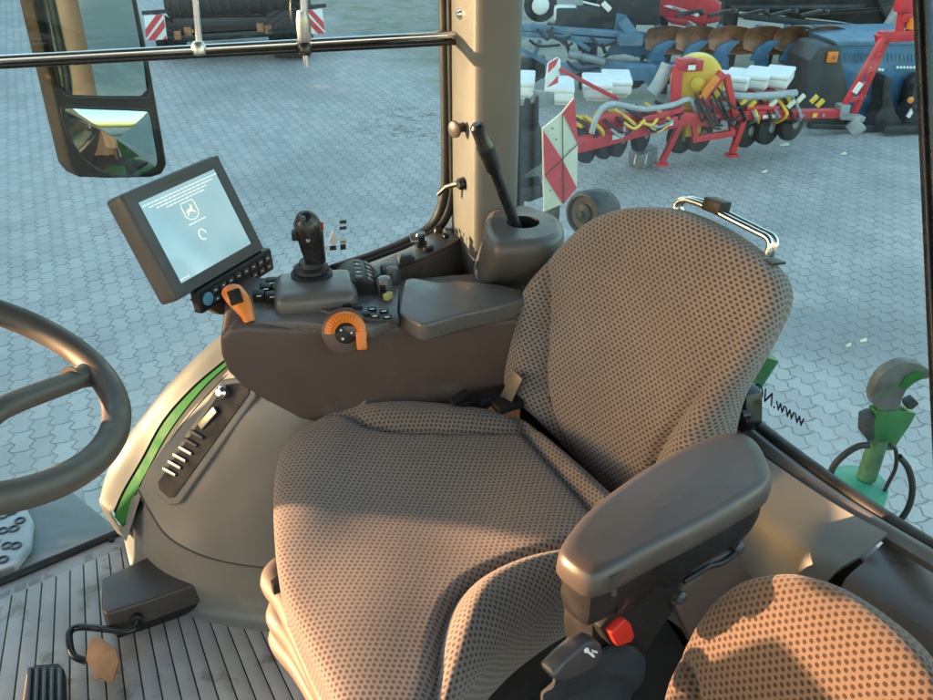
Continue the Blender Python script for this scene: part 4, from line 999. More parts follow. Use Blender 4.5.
# hoppers
def hopper(c, d, name='seed_hopper', s=1.0, tilt=0.0):
    n = V((-d.y, d.x, 0)); u = UP
    mb = MB(); mb.box(c, (d, n, u), (.15 * s, .27 * s, .065 * s), .045, 4)
    t = bmesh.new(); t.free()
    prof = [(-.11, -.10), (.11, -.10), (.135, -.04), (-.135, -.04)]
    mb.prism([c + d * a * s + u * b * s - n * .2 * s for a, b in prof], n * .4 * s, .012)
    o = build(name, mb, M['mwhite'], plant)
    mb = MB(); mb.box(c + u * .065 * s, (d, n, u), (.155 * s, .28 * s, .028 * s), .022, 4); build('hopper_lid', mb, M['mwhite'], o)
    return o
for x, y in ((736, 93), (757, 91), (777, 89), (798, 88)):
    hopper(PR(x, y, .40), (PR.d * .8 - PR.n * .6).normalized(), s=.86)
for x, y, b in ((570, 103, .75), (597, 104, .55), (632, 99, .5), (652, 95, .5)):
    hopper(PL_(x, y, b), (PL_.d * .8 - PL_.n * .6).normalized(), s=.88)
# press wheels and discs below
for F_, pts in ((PL_, [(603, 146), (621, 142), (634, 140), (657, 135)]), (PR, [(690, 138), (708, 136), (757, 132), (778, 129), (802, 125)])):
    for x, y in pts:
        c = F_(x, y + 4, .22)
        mb = MB(); mb.lathe(c, F_.d * .5 - F_.n, [(.02, -.05), (.12, -.05), (.175, -.035), (.18, 0), (.175, .035), (.12, .05), (.02, .05)], 26); w_ = build('press_wheel', mb, M['rubber'], plant)
        mb = MB(); mb.lathe(c - (F_.n - F_.d * .5).normalized() * .05, F_.d * .5 - F_.n, [(.05, 0), (.05, .012), (.02, .02)], 14); build('wheel_hub', mb, M['mgrey'], w_)
        mb = MB(); mb.bar(c + UP * .02, F_(x - 3, y - 22, .3), .05, .05, F_.d, .005); mb.lathe(F_(x + 9, y - 4, .5), F_.d * .7 - F_.n, [(.12, -.01), (.125, 0), (.12, .01)], 20); build('row_unit', mb, M['mblack'], plant)
        mb = MB(); mb.box(F_(x - 4, y - 18, .25), (F_.d, F_.n, UP), (.035, .05, .05), .01); mb.box(F_(x + 6, y - 14, .25), (F_.d, F_.n, UP), (.02, .04, .03), .006); build('yellow_bracket', mb, M['myellow'], plant)
# hoses
hs = [[(588, 132), (592, 118), (600, 106), (612, 103), (640, 108), (668, 104), (684, 98), (690, 104), (694, 118)]]
for h in hs:
    mb = MB(); mb.tube(catmull([PL_(x, y, -.05) for x, y in h], 6), .026, 12); build('air_hose', mb, M['hose'], plant)
mb = MB(); mb.tube(catmull([PR(656, 96, .1), PR(663, 86, .1), PR(672, 67, .1)], 5), .065, 14); mb.tube(catmull([PR(722, 94, .0), PR(742, 96, -.02), (PR(770, 95, -.02)), PR(796, 93, 0)], 5), .035, 12); build('air_pipe', mb, M['hose'], plant)
rnd = random.Random(3)
for k in range(9):
    x0 = rnd.uniform(690, 715); x1 = x0 + rnd.uniform(8, 30); y0 = rnd.uniform(84, 100)
    mb = MB(); mb.tube(catmull([PR(x0, y0, -.1), PR((x0 + x1) / 2, y0 + rnd.uniform(16, 30), -.14), PR(x1, y0 + rnd.uniform(12, 34), -.1)], 6), .011, 8); build('hydraulic_hose', mb, M['rubber'], plant)
for k in range(7):
    x0 = rnd.uniform(600, 640); y0 = 122 + rnd.uniform(-4, 6) - (x0 - 600) * .1
    mb = MB(); mb.tube(catmull([PL_(x0, y0, -.12), PL_(x0 + 9, y0 + rnd.uniform(2, 7), -.14), PL_(x0 + rnd.uniform(12, 26), y0 - 3, -.12)], 5), .014, 8); build('wiring', mb, M[('myellow', 'rubber', 'mgrey')[k % 3]], plant)
for x, y in ((742, 101), (750, 104), (771, 103), (789, 104), (799, 98), (812, 99), (818, 103)):
    mb = MB(); mb.bar(PR(x - 3, y + 3, -.03), PR(x + 4, y - 4, -.03), .04, .03, PR.n, .005); build('bracket', mb, M['cream'] if x % 2 else M['myellow'], plant)
for i, x in enumerate((700, 745)):
    mb = MB(); mb.tube([PR(x, 108, -.02), PR(x + 30, 107, -.02)], .032, 12); build('ram', mb, M['mred' if i else 'mgrey'], plant)
mb = MB(); mb.bar(PL_(640, 119, -.05), PL_(678, 108, -.05), .045, .045, UP, .004); build('ram', mb, M['mred'], plant)
# folding arm on the right
mb = MB()
mb.bar(PR(840, 113, 0), PR(883, 38, 0), .05, .05, PR.n, .008); mb.bar(PR(859, 117, .1), PR(893, 42, .1), .05, .05, PR.n, .008)
for t in (.15, .35, .55, .75, .95): mb.bar(PR(841, 113, .02).lerp(PR(884, 38, .02), t), PR(858, 116, .08).lerp(PR(891, 42, .08), min(1, t + .08)), .03, .03, PR.n)
mb.bar(PR(882, 38, .05), PR(922, 36, .05), .10, .08, PR.n, .01); mb.bar(PR(886, 42, .05), PR(884, 34, .05), .1, .1, PR.n, .01)
arm_ = build('folding_arm', mb, M['mred'], plant)
mb = MB(); mb.bar(PR(902, 36, .05), PR(906, 6, .05), .06, .05, PR.n, .006); mb.bar(PR(914, 36, .05), PR(910, 2, .05), .06, .05, PR.n, .006); mb.box(PR(909, 2, .05), (PR.d, PR.n, UP), (.08, .06, .10), .02); mb.box(PR(908, 18, .05), (PR.d, PR.n, UP), (.05, .04, .04), .01); build('arm_head', mb, M['mred'], plant)
mb = MB(); mb.box(PR(912, 24, 0), (PR.d, PR.n, UP), (.03, .04, .05), .01); build('arm_lamp', mb, M['lamp_orange'], plant)
mb = MB(); mb.bar(PR(852, 92, -.04), PR(859, 82, -.04), .05, .02, PR.n); build('white_sticker', mb, M['bwhite'], arm_)
mb = MB(); mb.bar(PR(838, 116, 0), PR(862, 118, 0), .12, .05, UP, .01); mb.bar(PR(848, 120, -.05), PR(858, 132, -.05), .14, .03, PR.n, .01); mb.box(PR(842, 110, 0), (PR.d, PR.n, UP), (.05, .06, .06), .01); build('arm_hinge', mb, M['mgrey'], plant)
# small warning board on a rod
def board(F_, pts, back, stripes, name, parent, base='bwhite', th=.02):
    mb = MB(); mb.prism(F_.pl(pts, back), F_.n * th, .002); b = build(name, mb, M[base], parent)
    for s in stripes:
        mb = MB(); mb.prism(F_.pl(s, back - .004), F_.n * .004); build('red_stripe', mb, M['rred'], b)
    return b
board(PL_, [(567, 88), (570, 70), (580, 64), (582, 66), (582, 78), (579, 90), (568, 95)], .3, [[(570, 70), (580, 64), (577, 72), (569, 80)], [(568, 95), (579, 83), (579, 90)]], 'warning_board', plant)
mb = MB(); mb.bar(PL_(581, 76, .3), PL_(632, 104, .2), .035, .035, UP, .004); build('board_rod', mb, M['mred'], plant)

# ---- plough -------------------------------------------------------------------------
PP = Face((3.0, 10.4), (1, .05))
pl_ = thing('plough', 'blue reversible plough with a row of rusty curved mouldboards', 'plough', V((3.2, 10.5, GZ)))
mb = MB(); mb.bar(PP(640, 57, .35), PP(815, 48, .35), .13, .13, UP, .01); mb.bar(PP(640, 71, .1), PP(700, 66, .1), .08, .08, UP, .01); build('plough_beam', mb, M['mblue'], pl_)
def mould(px):
    a = PP(px, 39)                      # curved leaf: wide and upright at one end, twisted and low at the other
    rows = []
    for i in range(9):
        t = i / 8; x = -.12 + .80 * t
        half = .135 * (math.sin(math.pi * min(1, .22 + t * .80))) ** .7 + .02
        tw = math.radians(16 - 46 * t); c = a + PP.d * x - UP * (.10 * t) + PP.n * (.14 * math.sin(t * 2.2))
        rows.append([c + (UP * math.cos(tw) + PP.n * math.sin(tw) * -1) * (half * s) + PP.n * (.10 * (1 - s * s)) for s in (-1, -.5, 0, .5, 1)])
    mb = MB(); mb.surf(rows, 4, 3, .012, PP.n); return build('mouldboard', mb, M['rust'], pl_)
for x in (658, 689, 722, 757, 788, 818): mould(x)
for x in (664, 697, 728, 768, 798, 826):
    mb = MB(); mb.prism(PP.pl([(x - 16, 62), (x - 8, 48), (x + 4, 42), (x + 14, 42), (x + 4, 52), (x - 2, 62)], .05), PP.n * .06, .008); mb.bar(PP(x, 30, .3), PP(x - 2, 48, .3), .06, .06, PP.d, .006); build('plough_leg', mb, M['mblue'], pl_)
    mb = MB(); mb.prism(PP.pl([(x - 10, 62), (x - 3, 55), (x + 4, 60), (x + 2, 76), (x - 4, 82), (x - 10, 74)], .1), PP.n * .04, .006); build('plough_share', mb, M['mblue'], pl_)
for x in (694, 728, 760, 790, 822):
    mb = MB(); mb.bar(PP(x - 12, 21, .3), PP(x + 14, 17, .4), .04, .04, UP, .005); mb.lathe(PP(x + 13, 17, .3), PP.d, [(.03, 0), (.04, .03), (.03, .05)], 12); build('leg_bolt', mb, M['mblack'], pl_)
mb = MB(); mb.box(PP(632, 41, .1), (PP.d, PP.n, UP), (.13, .09, .06), .015); mb.box(PP(634, 66, -.3), (PP.d, PP.n, UP), (.16, .08, .075), .01); build('headstock', mb, M['mblue2'], pl_)
mb = MB(); mb.prism(PP.pl([(622, 18), (632, 20), (640, 40), (660, 52), (655, 66), (630, 60), (610, 62), (618, 50)], .3), PP.n * .06, .01); build('headstock_plate', mb, M['mblue'], pl_)
mb = MB()
for x in (645, 672, 706, 738, 776): mb.lathe(PP(x, 82, .3), PP.n, [(.07, -.04), (.10, -.03), (.10, .03), (.07, .04)], 18); mb.bar(PP(x, 80, .3), PP(x + 4, 60, .3), .04, .04, PP.d)
build('trip_leg', mb, M['mblack'], pl_)

# ---- red header with white band ----------------------------------------------------------
PH = Face((2.6, 11.2), (1, .08))
rh = thing('red_hood_machine', 'red sheet metal machine hood with white band above the rusty mouldboards', 'machine', V((2.9, 11.4, GZ)))
mb = MB(); mb.prism(PH.pl([(652, -30), (653, 10), (656, 16), (690, 21), (700, 26), (720, 22), (722, 4), (712, -6), (704, -30)]), PH.n * .5, .03, 3); h_ = build('hood', mb, M['mred'], rh)
mb = MB(); mb.prism(PH.pl([(663, 6), (669, 5), (700, 14), (697, 17)], -.012), PH.n * .01); build('white_band', mb, M['bwhite'], h_)
textmesh('band_lettering', 'MASCHINEN', .05, PH(683, 11.2, -.018), (PH(697, 15) - PH(669, 7)), UP, M['mblack'], h_, .001)
mb = MB(); mb.prism(PH.pl([(664, 16), (684, 18), (694, 27), (692, 31), (682, 24), (668, 22)], -.15), PH.n * .25, .015); build('chin', mb, M['mred'], rh)
mb = MB(); mb.bar(PH(670, 20, .3), PH(668, 140, .3), .1, .1, PH.n); mb.bar(PH(712, 20, .4), PH(708, 130, .4), .1, .1, PH.n); build('machine_leg', mb, M['mblack'], rh)

# ---- blue box implement on the right ---------------------------------------------------------
PX = Face((4.2, 10.0), (.98, .17))
bx = thing('blue_box_machine', 'blue slotted box machine with charcoal side panel and black mounting hooks', 'machine', V((4.6, 10.2, GZ)))
mb = MB(); mb.prism(PX.pl([(836, 43), (940, 41), (940, 120), (850, 122), (846, 100)]), PX.n * .9, .02); bb_ = build('box_shell', mb, M['mblue'], bx)
mb = MB(); mb.prism(PX.pl([(834, 41), (940, 39), (940, 44), (836, 46)], -.03), PX.n * .95, .01); build('box_rim', mb, M['mblue2'], bb_)
for k in range(11):
    x = 845 + 2.3 * k; mb = MB(); mb.bar(PX(x, 53.5, -.002), PX(x + .8, 63, -.002), .008, .012, PX.n); build('vent_slot', mb, M['mblue2'], bb_)
for k in range(9):
    x = 884 + 4 * k; mb = MB(); mb.bar(PX(x, 54, -.002), PX(x + .5, 62, -.002), .008, .012, PX.n); build('vent_slot', mb, M['mblue2'], bb_)
for x, y in [(871, 69), (875, 69), (879, 69.5), (882, 70)] + [(897 + 3.3 * k, 67.5) for k in range(7)]:
    mb = MB(); mb.lathe(PX(x, y, -.002), -PX.n, [(.016, 0), (.016, .012), (.010, .016)], 10); build('bolt_head', mb, M['bwhite'], bb_)
mb = MB(); mb.prism(PX.pl([(806, 60), (818, 46), (836, 44), (848, 104), (846, 120), (806, 118), (800, 106)], -.06), PX.n * .5, .02); sp1 = build('side_panel', mb, M['charcoal'], bx)
mb = MB(); mb.box(PX(828.5, 55.5, -.08), (PX.d, PX.n, UP), (.055, .02, .055), .008); lm = build('amber_reflector', mb, M['lamp_orange'], sp1)
mb = MB(); mb.lathe(PX(829, 55.5, -.10), -PX.n, [(.022, 0), (.022, .004), (.018, .006)], 12); build('reflector_centre', mb, M['rust'], lm)
for pts in ([(869, 76), (872, 70), (878, 73), (876, 82), (880, 104), (888, 116), (872, 122), (860, 121), (862, 110), (868, 100)],
            [(900, 78), (909, 70), (917, 72), (914, 84), (905, 98), (903, 114), (918, 108), (924, 116), (912, 122), (890, 120), (893, 104), (897, 90)]):
    mb = MB(); mb.prism(PX.pl(pts, -.28), PX.n * .22, .012); build('mounting_hook', mb, M['mblack'], bx)
mb = MB(); mb.prism(PX.pl([(894, 98), (940, 88), (940, 95), (896, 105)], -.33), PX.n * .08, .01); mb.bar(PX(797, 119, -.25), PX(940, 124, -.25), .08, .06, UP, .01); mb.bar(PX(862, 119, -.4), PX(940, 117, -.4), .1, .08, UP, .01); build('base_rail', mb, M['mblack'], bx)
mb = MB(); mb.lathe(PX(894, 93, -.30), -PX.n, [(.035, 0), (.035, .02), (.02, .03)], 14); build('amber_reflector', mb, M['lamp_orange'], bx)
mb = MB(); mb.box(PX(895, 104, -.31), (PX.d * .4 + UP * .9, PX.n, PX.d * .9 - UP * .4), (.07, .01, .022)); build('hook_label', mb, M['bwhite'], bx)

# ---- dark machinery along the back ------------------------------------------------------------
PK = Face((4.0, 12.6), (1, .06))
dk = thing('black_trailer_body', 'large black machine body behind the plough with a slanting grey pipe', 'machine', V((5.0, 13, GZ)))
mb = MB(); mb.prism(PK.pl([(725, -60), (724, 4), (740, 12), (800, 18), (840, 22), (905, 34), (960, 36), (960, -60)]), PK.n * 1.2, .05); b_ = build('body', mb, M['mblack'], dk)
mb = MB(); mb.bar(PK(730, 6, -.1), PK(860, 5, -.1), .12, .05, UP, .01); mb.bar(PK(740, 14, -.15), PK(850, 26, -.15), .09, .08, UP, .01); mb.prism(PK.pl([(870, -10), (905, -10), (905, 28), (888, 30)], -.1), PK.n * .1, .02); build('body_rail', mb, M['charcoal'], dk)
mb = MB(); mb.tube([PK(869, 27, -.5), PK(872, 22, -.5), PK(900, -22, -.5)], [.04, .10, .13], 18); build('slanting_pipe', mb, M['hose'], dk)
mb = MB(); mb.lathe(PK(868, 29, -.5), UP, [(.05, -.04), (.06, 0), (.04, .03)], 14); build('pipe_tip', mb, M['tractor_yellow'], dk)
for x in (745, 815, 925):
    mb = MB(); mb.bar(PK(x, 10, .6), V((PK(x, 10, .6).x, PK(x, 10, .6).y, GZ)), .2, .2, PK.d); build('body_support', mb, M['mblack'], dk)

# ---- blue cultivator, upper middle --------------------------------------------------------------
PC = Face((1.2, 10.6), (1, -.05))
cu_ = thing('cultivator', 'faded blue folded cultivator frame with black tines and small wheel', 'cultivator', V((1.3, 10.6, GZ)))
mb = MB()
for a, b, w in (((505, 26), (650, 36), .07), ((505, 32), (640, 44), .06), ((545, 67), (600, 69), .12), ((600, 66), (652, 70), .16), ((560, 30), (590, 50), .05), ((540, 40), (535, 55), .05), ((640, 44), (622, 20), .12), ((512, 44), (548, 64), .05)):
    mb.bar(PC(*a), PC(*b), w, w, UP, .008)
for a, b in (((548, 68), (546, 100)), ((640, 70), (650, 84)), ((655, 72), (664, 84))): mb.bar(PC(*a), PC(*b), .07, .07, PC.d, .006)
build('cultivator_frame', mb, M['mblue2'], cu_)
mb = MB(); mb.tube([PC(568, 52, -.1), PC(604, 60, -.1)], .045, 12); mb.tube([PC(569, 52, -.1), PC(580, 54, -.1)], .055, 12); build('ram', mb, M['mgrey'], cu_)
mb = MB()
for x, y, w, h in ((530, 70, .18, .12), (590, 22, .38, .13), (612, 30, .28, .16), (565, 33, .2, .07), (588, 70, .14, .06), (630, 8, .35, .2)): mb.box(PC(x, y, .2), (PC.d, PC.n, UP), (w, .12, h), .03)
for x in (560, 572, 584, 596): mb.bar(PC(x, 26, .1), PC(x + 10, 55, .1), .04, .03, PC.n, .004)
build('tine_block', mb, M['mblack'], cu_)
for x, y, r in ((541, 9, .19), (637, 86, .10)):
    mb = MB(); mb.lathe(PC(x, y, .3), -PC.n + PC.d * .3, [(r * .4, -.06), (r * .9, -.06), (r, -.03), (r, .03), (r * .9, .06), (r * .4, .06)], 26); w_ = build('support_wheel', mb, M['rubber'], cu_)
    mb = MB(); mb.lathe(PC(x, y, .22), -PC.n + PC.d * .3, [(r * .55, 0), (r * .5, .02), (r * .2, .04)], 20); build('wheel_rim', mb, M['bwhite' if r > .15 else 'mblack'], w_)
mb = MB(); mb.box(PC(566, 16, .2), (PC.d, PC.n, UP), (.13, .1, .08), .04); mb.bar(PC(603, 3, 0), PC(610, 10, 0), .09, .06, UP, .01); mb.bar(PC(583, 2, 0), PC(600, 6, 0), .04, .02, UP, .01); build('white_canister', mb, M['mwhite'], cu_)
rnd = random.Random(11)
for k in range(10):
    x = rnd.uniform(518, 640); y = rnd.uniform(28, 66); mb = MB(); mb.tube(catmull([PC(x, y, -.05), PC(x + 10, y + rnd.uniform(4, 14), -.1), PC(x + rnd.uniform(14, 34), y + rnd.uniform(-5, 9), -.05)], 5), .016, 8); build('hydraulic_hose', mb, M['rubber'], cu_)
mb = MB(); mb.prism(PC.pl([(560, -40), (640, -40), (655, 10), (660, 26), (640, 30), (600, 14), (575, 4)], 1.0), PC.n * .5, .04); mb.bar(PC(600, 10, 1.2), V((PC(600, 10, 1.2).x, PC(600, 10, 1.2).y, GZ)), .2, .2, PC.d); build('folded_section', mb, M['mblack'], cu_)

# ---- black bucket behind the pillar --------------------------------------------------------------
PB = Face((.6, 6.6), (1, .05))
bk = thing('loader_bucket', 'black loader attachment with notched plate standing beside the pillar', 'loader bucket', V((.5, 6.7, GZ)))
mb = MB(); mb.prism(PB.pl([(505, 104), (517, 102), (520, 106), (524, 106), (526, 99), (530, 99), (531, 104), (535, 103), (536, 97), (539, 96), (539, 120), (538, 128), (505, 130)]), PB.n * .05, .004); build('notched_plate', mb, M['mblack'], bk)
mb = MB(); mb.prism(PB.pl([(505, 128), (540, 124), (543, 140), (540, 158), (526, 166), (519, 174), (505, 175)], -.15), PB.n * .45, .02); build('bucket_body', mb, M['mblack'], bk)
mb = MB(); mb.prism(PB.pl([(538, 101), (560, 103), (560, 116), (540, 120)], .3), PB.n * .03, .003); mb.prism(PB.pl([(541, 147), (546, 156), (546, 182), (538, 190), (524, 186), (526, 168)], .1), PB.n * .05, .004); build('side_sheet', mb, M['mgrey'], bk)
mb = MB(); mb.prism(PB.pl([(505, 176), (520, 184), (541, 180), (544, 192), (528, 198), (505, 196)], -.1), PB.n * .3, .02); mb.bar(PB(512, 170, .1), V((PB(512, 170, .1).x, PB(512, 170, .1).y, GZ)), .2, .2, PB.d); build('bucket_foot', mb, M['mblack'], bk)

# ---- trailer in the upper left --------------------------------------------------------------------
PT = Face((-2.3, 13.3), (1, .0))
tl_ = thing('farm_trailer', 'dark parked trailer seen from behind with a striped plate at each side', 'trailer', V((-3.2, 13.6, GZ)))
mb = MB(); mb.prism(PT.pl([(172, 14), (290, 8), (296, 30), (286, 36), (176, 42)], .05), PT.n * 1.6, .04); mb.bar(PT(175, 22), PT(292, 20), .18, .12, UP, .02); mb.bar(PT(176, 38, -.05), PT(272, 32, -.05), .10, .10, UP, .02); build('chassis_rear', mb, M['mblack'], tl_)
mb = MB(); mb.tube([PT(166, 4, .1), PT(290, -2, .1)], .20, 22); 
for k in range(12): mb.lathe(PT(170 + 10 * k, 3.8 - .5 * k, .1), PT.d, [(.215, -.03), (.225, 0), (.215, .03)], 22)
build('packer_roller', mb, M['rubber'], tl_)
mb = MB(); mb.prism(PT.pl([(168, -60), (290, -60), (292, -4), (166, 4)], .5), PT.n * 1.2, .05); build('trailer_body', mb, M['charcoal'], tl_)
for x, y, r, wd in ((287, 32, .46, .26), (165, 48, .25, .16)):
    mb = MB(); c = PT(x, y, .35); c.z = GZ + r
    prof = [(r * .5, -wd), (r * .9, -wd), (r * .985, -wd * .8), (r, -wd * .5), (r, wd * .5), (r * .985, wd * .8), (r * .9, wd), (r * .5, wd)]
    mb.lathe(c, PT.d, prof, 48)
    for k in range(30):
        a = 2 * math.pi * k / 30
        for sgn_ in (-1, 1):
            rad = PT.n * math.cos(a + sgn_ * .05) + UP * math.sin(a + sgn_ * .05); tan_ = PT.n * -math.sin(a) + UP * math.cos(a)
            mb.box(c + rad * (r * 1.0) + PT.d * (sgn_ * wd * .48), ((PT.d + tan_ * .55 * sgn_), rad, (PT.d + tan_ * .55 * sgn_).cross(rad)), (wd * .48, .022, .018))
    t_ = build('tyre', mb, M['rubber'], tl_)
    mb = MB(); mb.lathe(c, PT.d, [(r * .2, -wd * .9), (r * .52, -wd * .9), (r * .52, wd * .9), (r * .2, wd * .9)], 24); build('rim', mb, M['mgrey'], t_)
def wplate(x0, y0, x1, y1, mirror):
    q = lambda u, v: (x0 + (x1 - x0) * u + 3 * v, y0 + (y1 - y0) * v - 1.5 * u)
    st = [[(0, .55), (.62, 0), (.98, 0), (0, .90)], [(.02, 1), (.98, .18), (.98, .52), (.42, 1)], [(.78, 1), (.98, .84), (.98, 1)]]
    f = (lambda u, v: (1 - u, v)) if mirror else (lambda u, v: (u, v))
    st = [[q(*f(u, v)) for u, v in s] for s in st]
    b = board(PT, [q(0, 0), q(1, 0), q(1, 1), q(0, 1)], -.2, st, 'warning_plate', tl_)
    mb = MB(); c = PT((x0 + x1) / 2, y0 - 2, -.15); mb.bar(PT(x0 - 3, y0 - 2, -.12), PT(x1 + 3, y0 - 4, -.12), .05, .05, UP); mb.bar(c, PT((x0 + x1) / 2 + (14 if not mirror else -14), y0 + 10, .1), .05, .05, UP); build('plate_bracket', mb, M['mblack'], tl_)
wplate(148, 13.5, 168, 38, False); wplate(308, 8, 324, 32, True)
mb = MB()
for x, y in ((190, 30), (180, 34), (270, 28), (262, 26)): mb.box(PT(x, y, -.1), (PT.d, PT.n, UP), (.05, .03, .06), .01)
build('tail_lamp', mb, M['rust'], tl_)

# ---- warning panel just behind the rear window -------------------------------------------------------
PW = Face((.55, 3.6), (1, .25))
wp = thing('warning_panel', 'large cream and red striped warning panel behind the black lever', 'warning panel', V((.5, 3.7, GZ)))
b_ = board(PW, [(542.5, 129), (562, 113), (574, 98), (578, 142), (577, 187), (563, 204), (544, 212)], 0, [[(562.5, 113), (574, 98), (578, 144)], [(543.2, 131), (562.5, 160), (576.5, 187.5), (563, 204), (544.5, 176)]], 'panel_board', wp, 'cream', .012)
mb = MB(); mb.bar(PW(562, 113, -.006), PW(563, 203, -.006), .003, .003, PW.n); mb.bar(PW(545, 175, -.006), PW(578, 143, -.006), .003, .003, PW.n); build('panel_seam', mb, M['groove'], b_)
for x, y in ((552, 128), (556, 139), (570, 150), (566, 186), (550, 190), (571, 128)):
    mb = MB(); mb.lathe(PW(x, y, -.004), -PW.n, [(.004, 0), (.004, .004), (.002, .005)], 8); build('panel_rivet', mb, M['mgrey'], b_)
mb = MB(); q = PW(560, 160, .06); mb.bar(q, V((q.x, q.y, GZ)), .05, .05, PW.d, .004); mb.bar(q - UP * .05, PW(560, 160, .0) - UP * .05, .05, .04, UP); build('panel_post', mb, M['mblack'], wp)

# ---- black lamp drum behind the seat, hitch hook -----------------------------------------------------------
PLm = Face((.4, 2.5), (1, .1))
lp_ = thing('work_lamp', 'round black rubber drum lamp just above the seat backrest', 'lamp', PLm(588, 300))
axl = (-PLm.n * .6 + PLm.d * -.75 + UP * .12).normalized(); lc = PLm(591, 212)
mb = MB(); mb.lathe(lc, axl, [(.02, -.09), (.045, -.085), (.060, -.06), (.066, -.03), (.066, .03), (.060, .042), (.052, .044), (.048, .034), (.03, .032)], 32); drum_ = build('lamp_drum', mb, M['rubber'], lp_)
mb = MB(); mb.lathe(lc + axl * .030, axl, [(.030, 0), (.027, .010), (.010, .015), (.008, .022)], 24); build('lamp_hub', mb, M['blackp'], drum_)
mb = MB(); mb.tube([lc - axl * .06, lc - axl * .09 - UP * .12, lc - axl * .05 - UP * .6], .02, 10); build('lamp_stem', mb, M['blackp'], lp_)
PG = Face((1.4, 2.55), (1, .12))
def HK(x, y): return (730 + x / 3.5, 340 + y / 3.5)
hh = thing('hitch_hook', 'chipped green catch hook standing on a mint green cap outside the rear glass', 'hitch hook', PG(868, 500))
hk_o = [(488, 212), (484, 185), (492, 158), (512, 120), (540, 94), (575, 76), (612, 68), (655, 74), (684, 92), (690, 112), (683, 126), (660, 128), (636, 140), (608, 164), (592, 195), (586, 228), (556, 240), (512, 238)]
mb = MB(); mb.prism(PG.pl([HK(*p) for p in hk_o], -.02), PG.n * .04, .006, 2); hk_ = build('hook_jaw', mb, M['jaw'], hh)
mb = MB(); mb.prism(PG.pl([HK(*p) for p in [(580, 150), (604, 114), (640, 98), (672, 104), (660, 122), (630, 134), (600, 160)]], -.024), PG.n * .006, .003); build('painted_patch', mb, M['green_strip'], hk_)
mb = MB(); mb.prism(PG.pl([HK(*p) for p in [(500, 236), (600, 236), (640, 242), (618, 285), (585, 332), (560, 372), (520, 372), (480, 350), (486, 290)]], -.025), PG.n * .05, .006); build('hook_shank', mb, M['green'], hh)
mb = MB(); mb.prism(PG.pl([HK(*p) for p in [(610, 215), (640, 200), (652, 212), (630, 232), (612, 232)]], -.02), PG.n * .04, .004); mb.prism(PG.pl([HK(*p) for p in [(458, 260), (492, 246), (492, 330), (470, 340), (455, 318)]], -.03), PG.n * .05, .006); build('catch_latch', mb, M['mblack'], hh)
mb = MB(); mb.tube([PG(*HK(522, 340)), PG(*HK(478, 480))], .034, 20); build('hook_post', mb, M['post_green'], hh)
cb = PG(*HK(452, 492)); mb = MB(); mb.lathe(cb, UP, [(.09, -.14), (.102, -.13), (.102, -.02), (.096, -.004), (.05, .0), (.04, .006)], 36); build('hook_cap', mb, M['green_base'], hh)
q = V((cb.x, cb.y, cb.z - .14)); mb = MB(); mb.lathe(q, UP, [(.05, -.9), (.05, 0)], 16); mb.bar(q - UP * .55, T(1.0, 1.6, -.5), .12, .12, UP, .02); build('lift_arm', mb, M['green'], hh)
for h in ([(455, 332), (420, 336), (375, 362), (335, 405), (318, 460), (330, 520), (380, 560)], [(528, 330), (548, 350), (548, 410), (520, 470), (488, 540), (460, 580)], [(560, 372), (590, 410), (606, 470), (600, 530), (575, 580), (540, 610)]):
    mb = MB(); mb.tube(catmull([PG(*HK(*p), -.06) for p in h], 8), .0115 if h[0][0] != 528 else .007, 10); build('hose_loop', mb, M['rubber'], hh)

# ---- litter on the paving ---------------------------------------------------------------------------------
g = atz(642, 166, GZ)
lt = thing('plastic_crate', 'small grey slatted plastic tub lying near the planter leg', 'tub', g)
mb = MB(); mb.box(g + UP * .10, (V((.8, .5, .2)), V((-.5, .8, .1)), V((-.1, -.2, 1))), (.12, .09, .085), .025, 3); tb = build('tub', mb, M['mgrey'], lt)
for k in range(4):
    mb = MB(); mb.bar(g + V((-.10 + .035 * k, -.10, .05)), g + V((-.09 + .035 * k, -.115, .15)), .012, .012, UP); build('tub_slot', mb, M['mblack' if k == 2 else 'bwhite'], tb)
for i, (x, y, s, lb) in enumerate([(784, 146, .05, 'white paper scrap nearest the planter wheels'), (843, 155, .035, 'small white scrap on the paving right of the planter'), (764, 173, .03, 'pale scrap above the chrome handle'), (863, 342, .022, 'shiny scrap just above the green hook'), (848, 347, .016, 'tiny bright scrap left of another above the green hook')]):
    g = atz(x, y, GZ); mb = MB(); mb.add([g + V((-s, -s * .4, .004)), g + V((s, -s * .3, .012)), g + V((s * .9, s * .4, .03)), g + V((-s * .7, s * .5, .010)), g + V((0, 0, .028))], [(0, 1, 4), (1, 2, 4), (2, 3, 4), (3, 0, 4)])
    mb.add([g + V((-s, -s * .4, .002)), g + V((s, -s * .3, .008)), g + V((s * .9, s * .4, .026)), g + V((-s * .7, s * .5, .006))], [(0, 3, 2, 1)])
    tag(build('paper_scrap', mb, M['cream'], None, loc=g), lb, 'litter', 'scraps on the paving')

# ---- barn outside the left edge: its shade lies over the yard ------------------------------------------------
bn_ = thing('barn', 'tall brown barn beyond the left edge whose shade covers the yard', 'barn', V((-20.5, 30, GZ)))
mb = MB(); mb.prism([V((-20, 4.55 + BARN_DY, GZ)), V((-20, 70, GZ)), V((-22.5, 70, GZ)), V((-22.5, 5.2 + BARN_DY, GZ))], UP * 11); build('barn_wall', mb, M['brick'], bn_)
mb = MB(); mb.prism([V((-19.9, 5.2 + BARN_DY, GZ + 11)), V((-21.2, 5.2 + BARN_DY, GZ + 12.5)), V((-22.9, 5.2 + BARN_DY, GZ + 11))], V((0, 64, 0))); build('barn_roof', mb, M['mblack'], bn_)

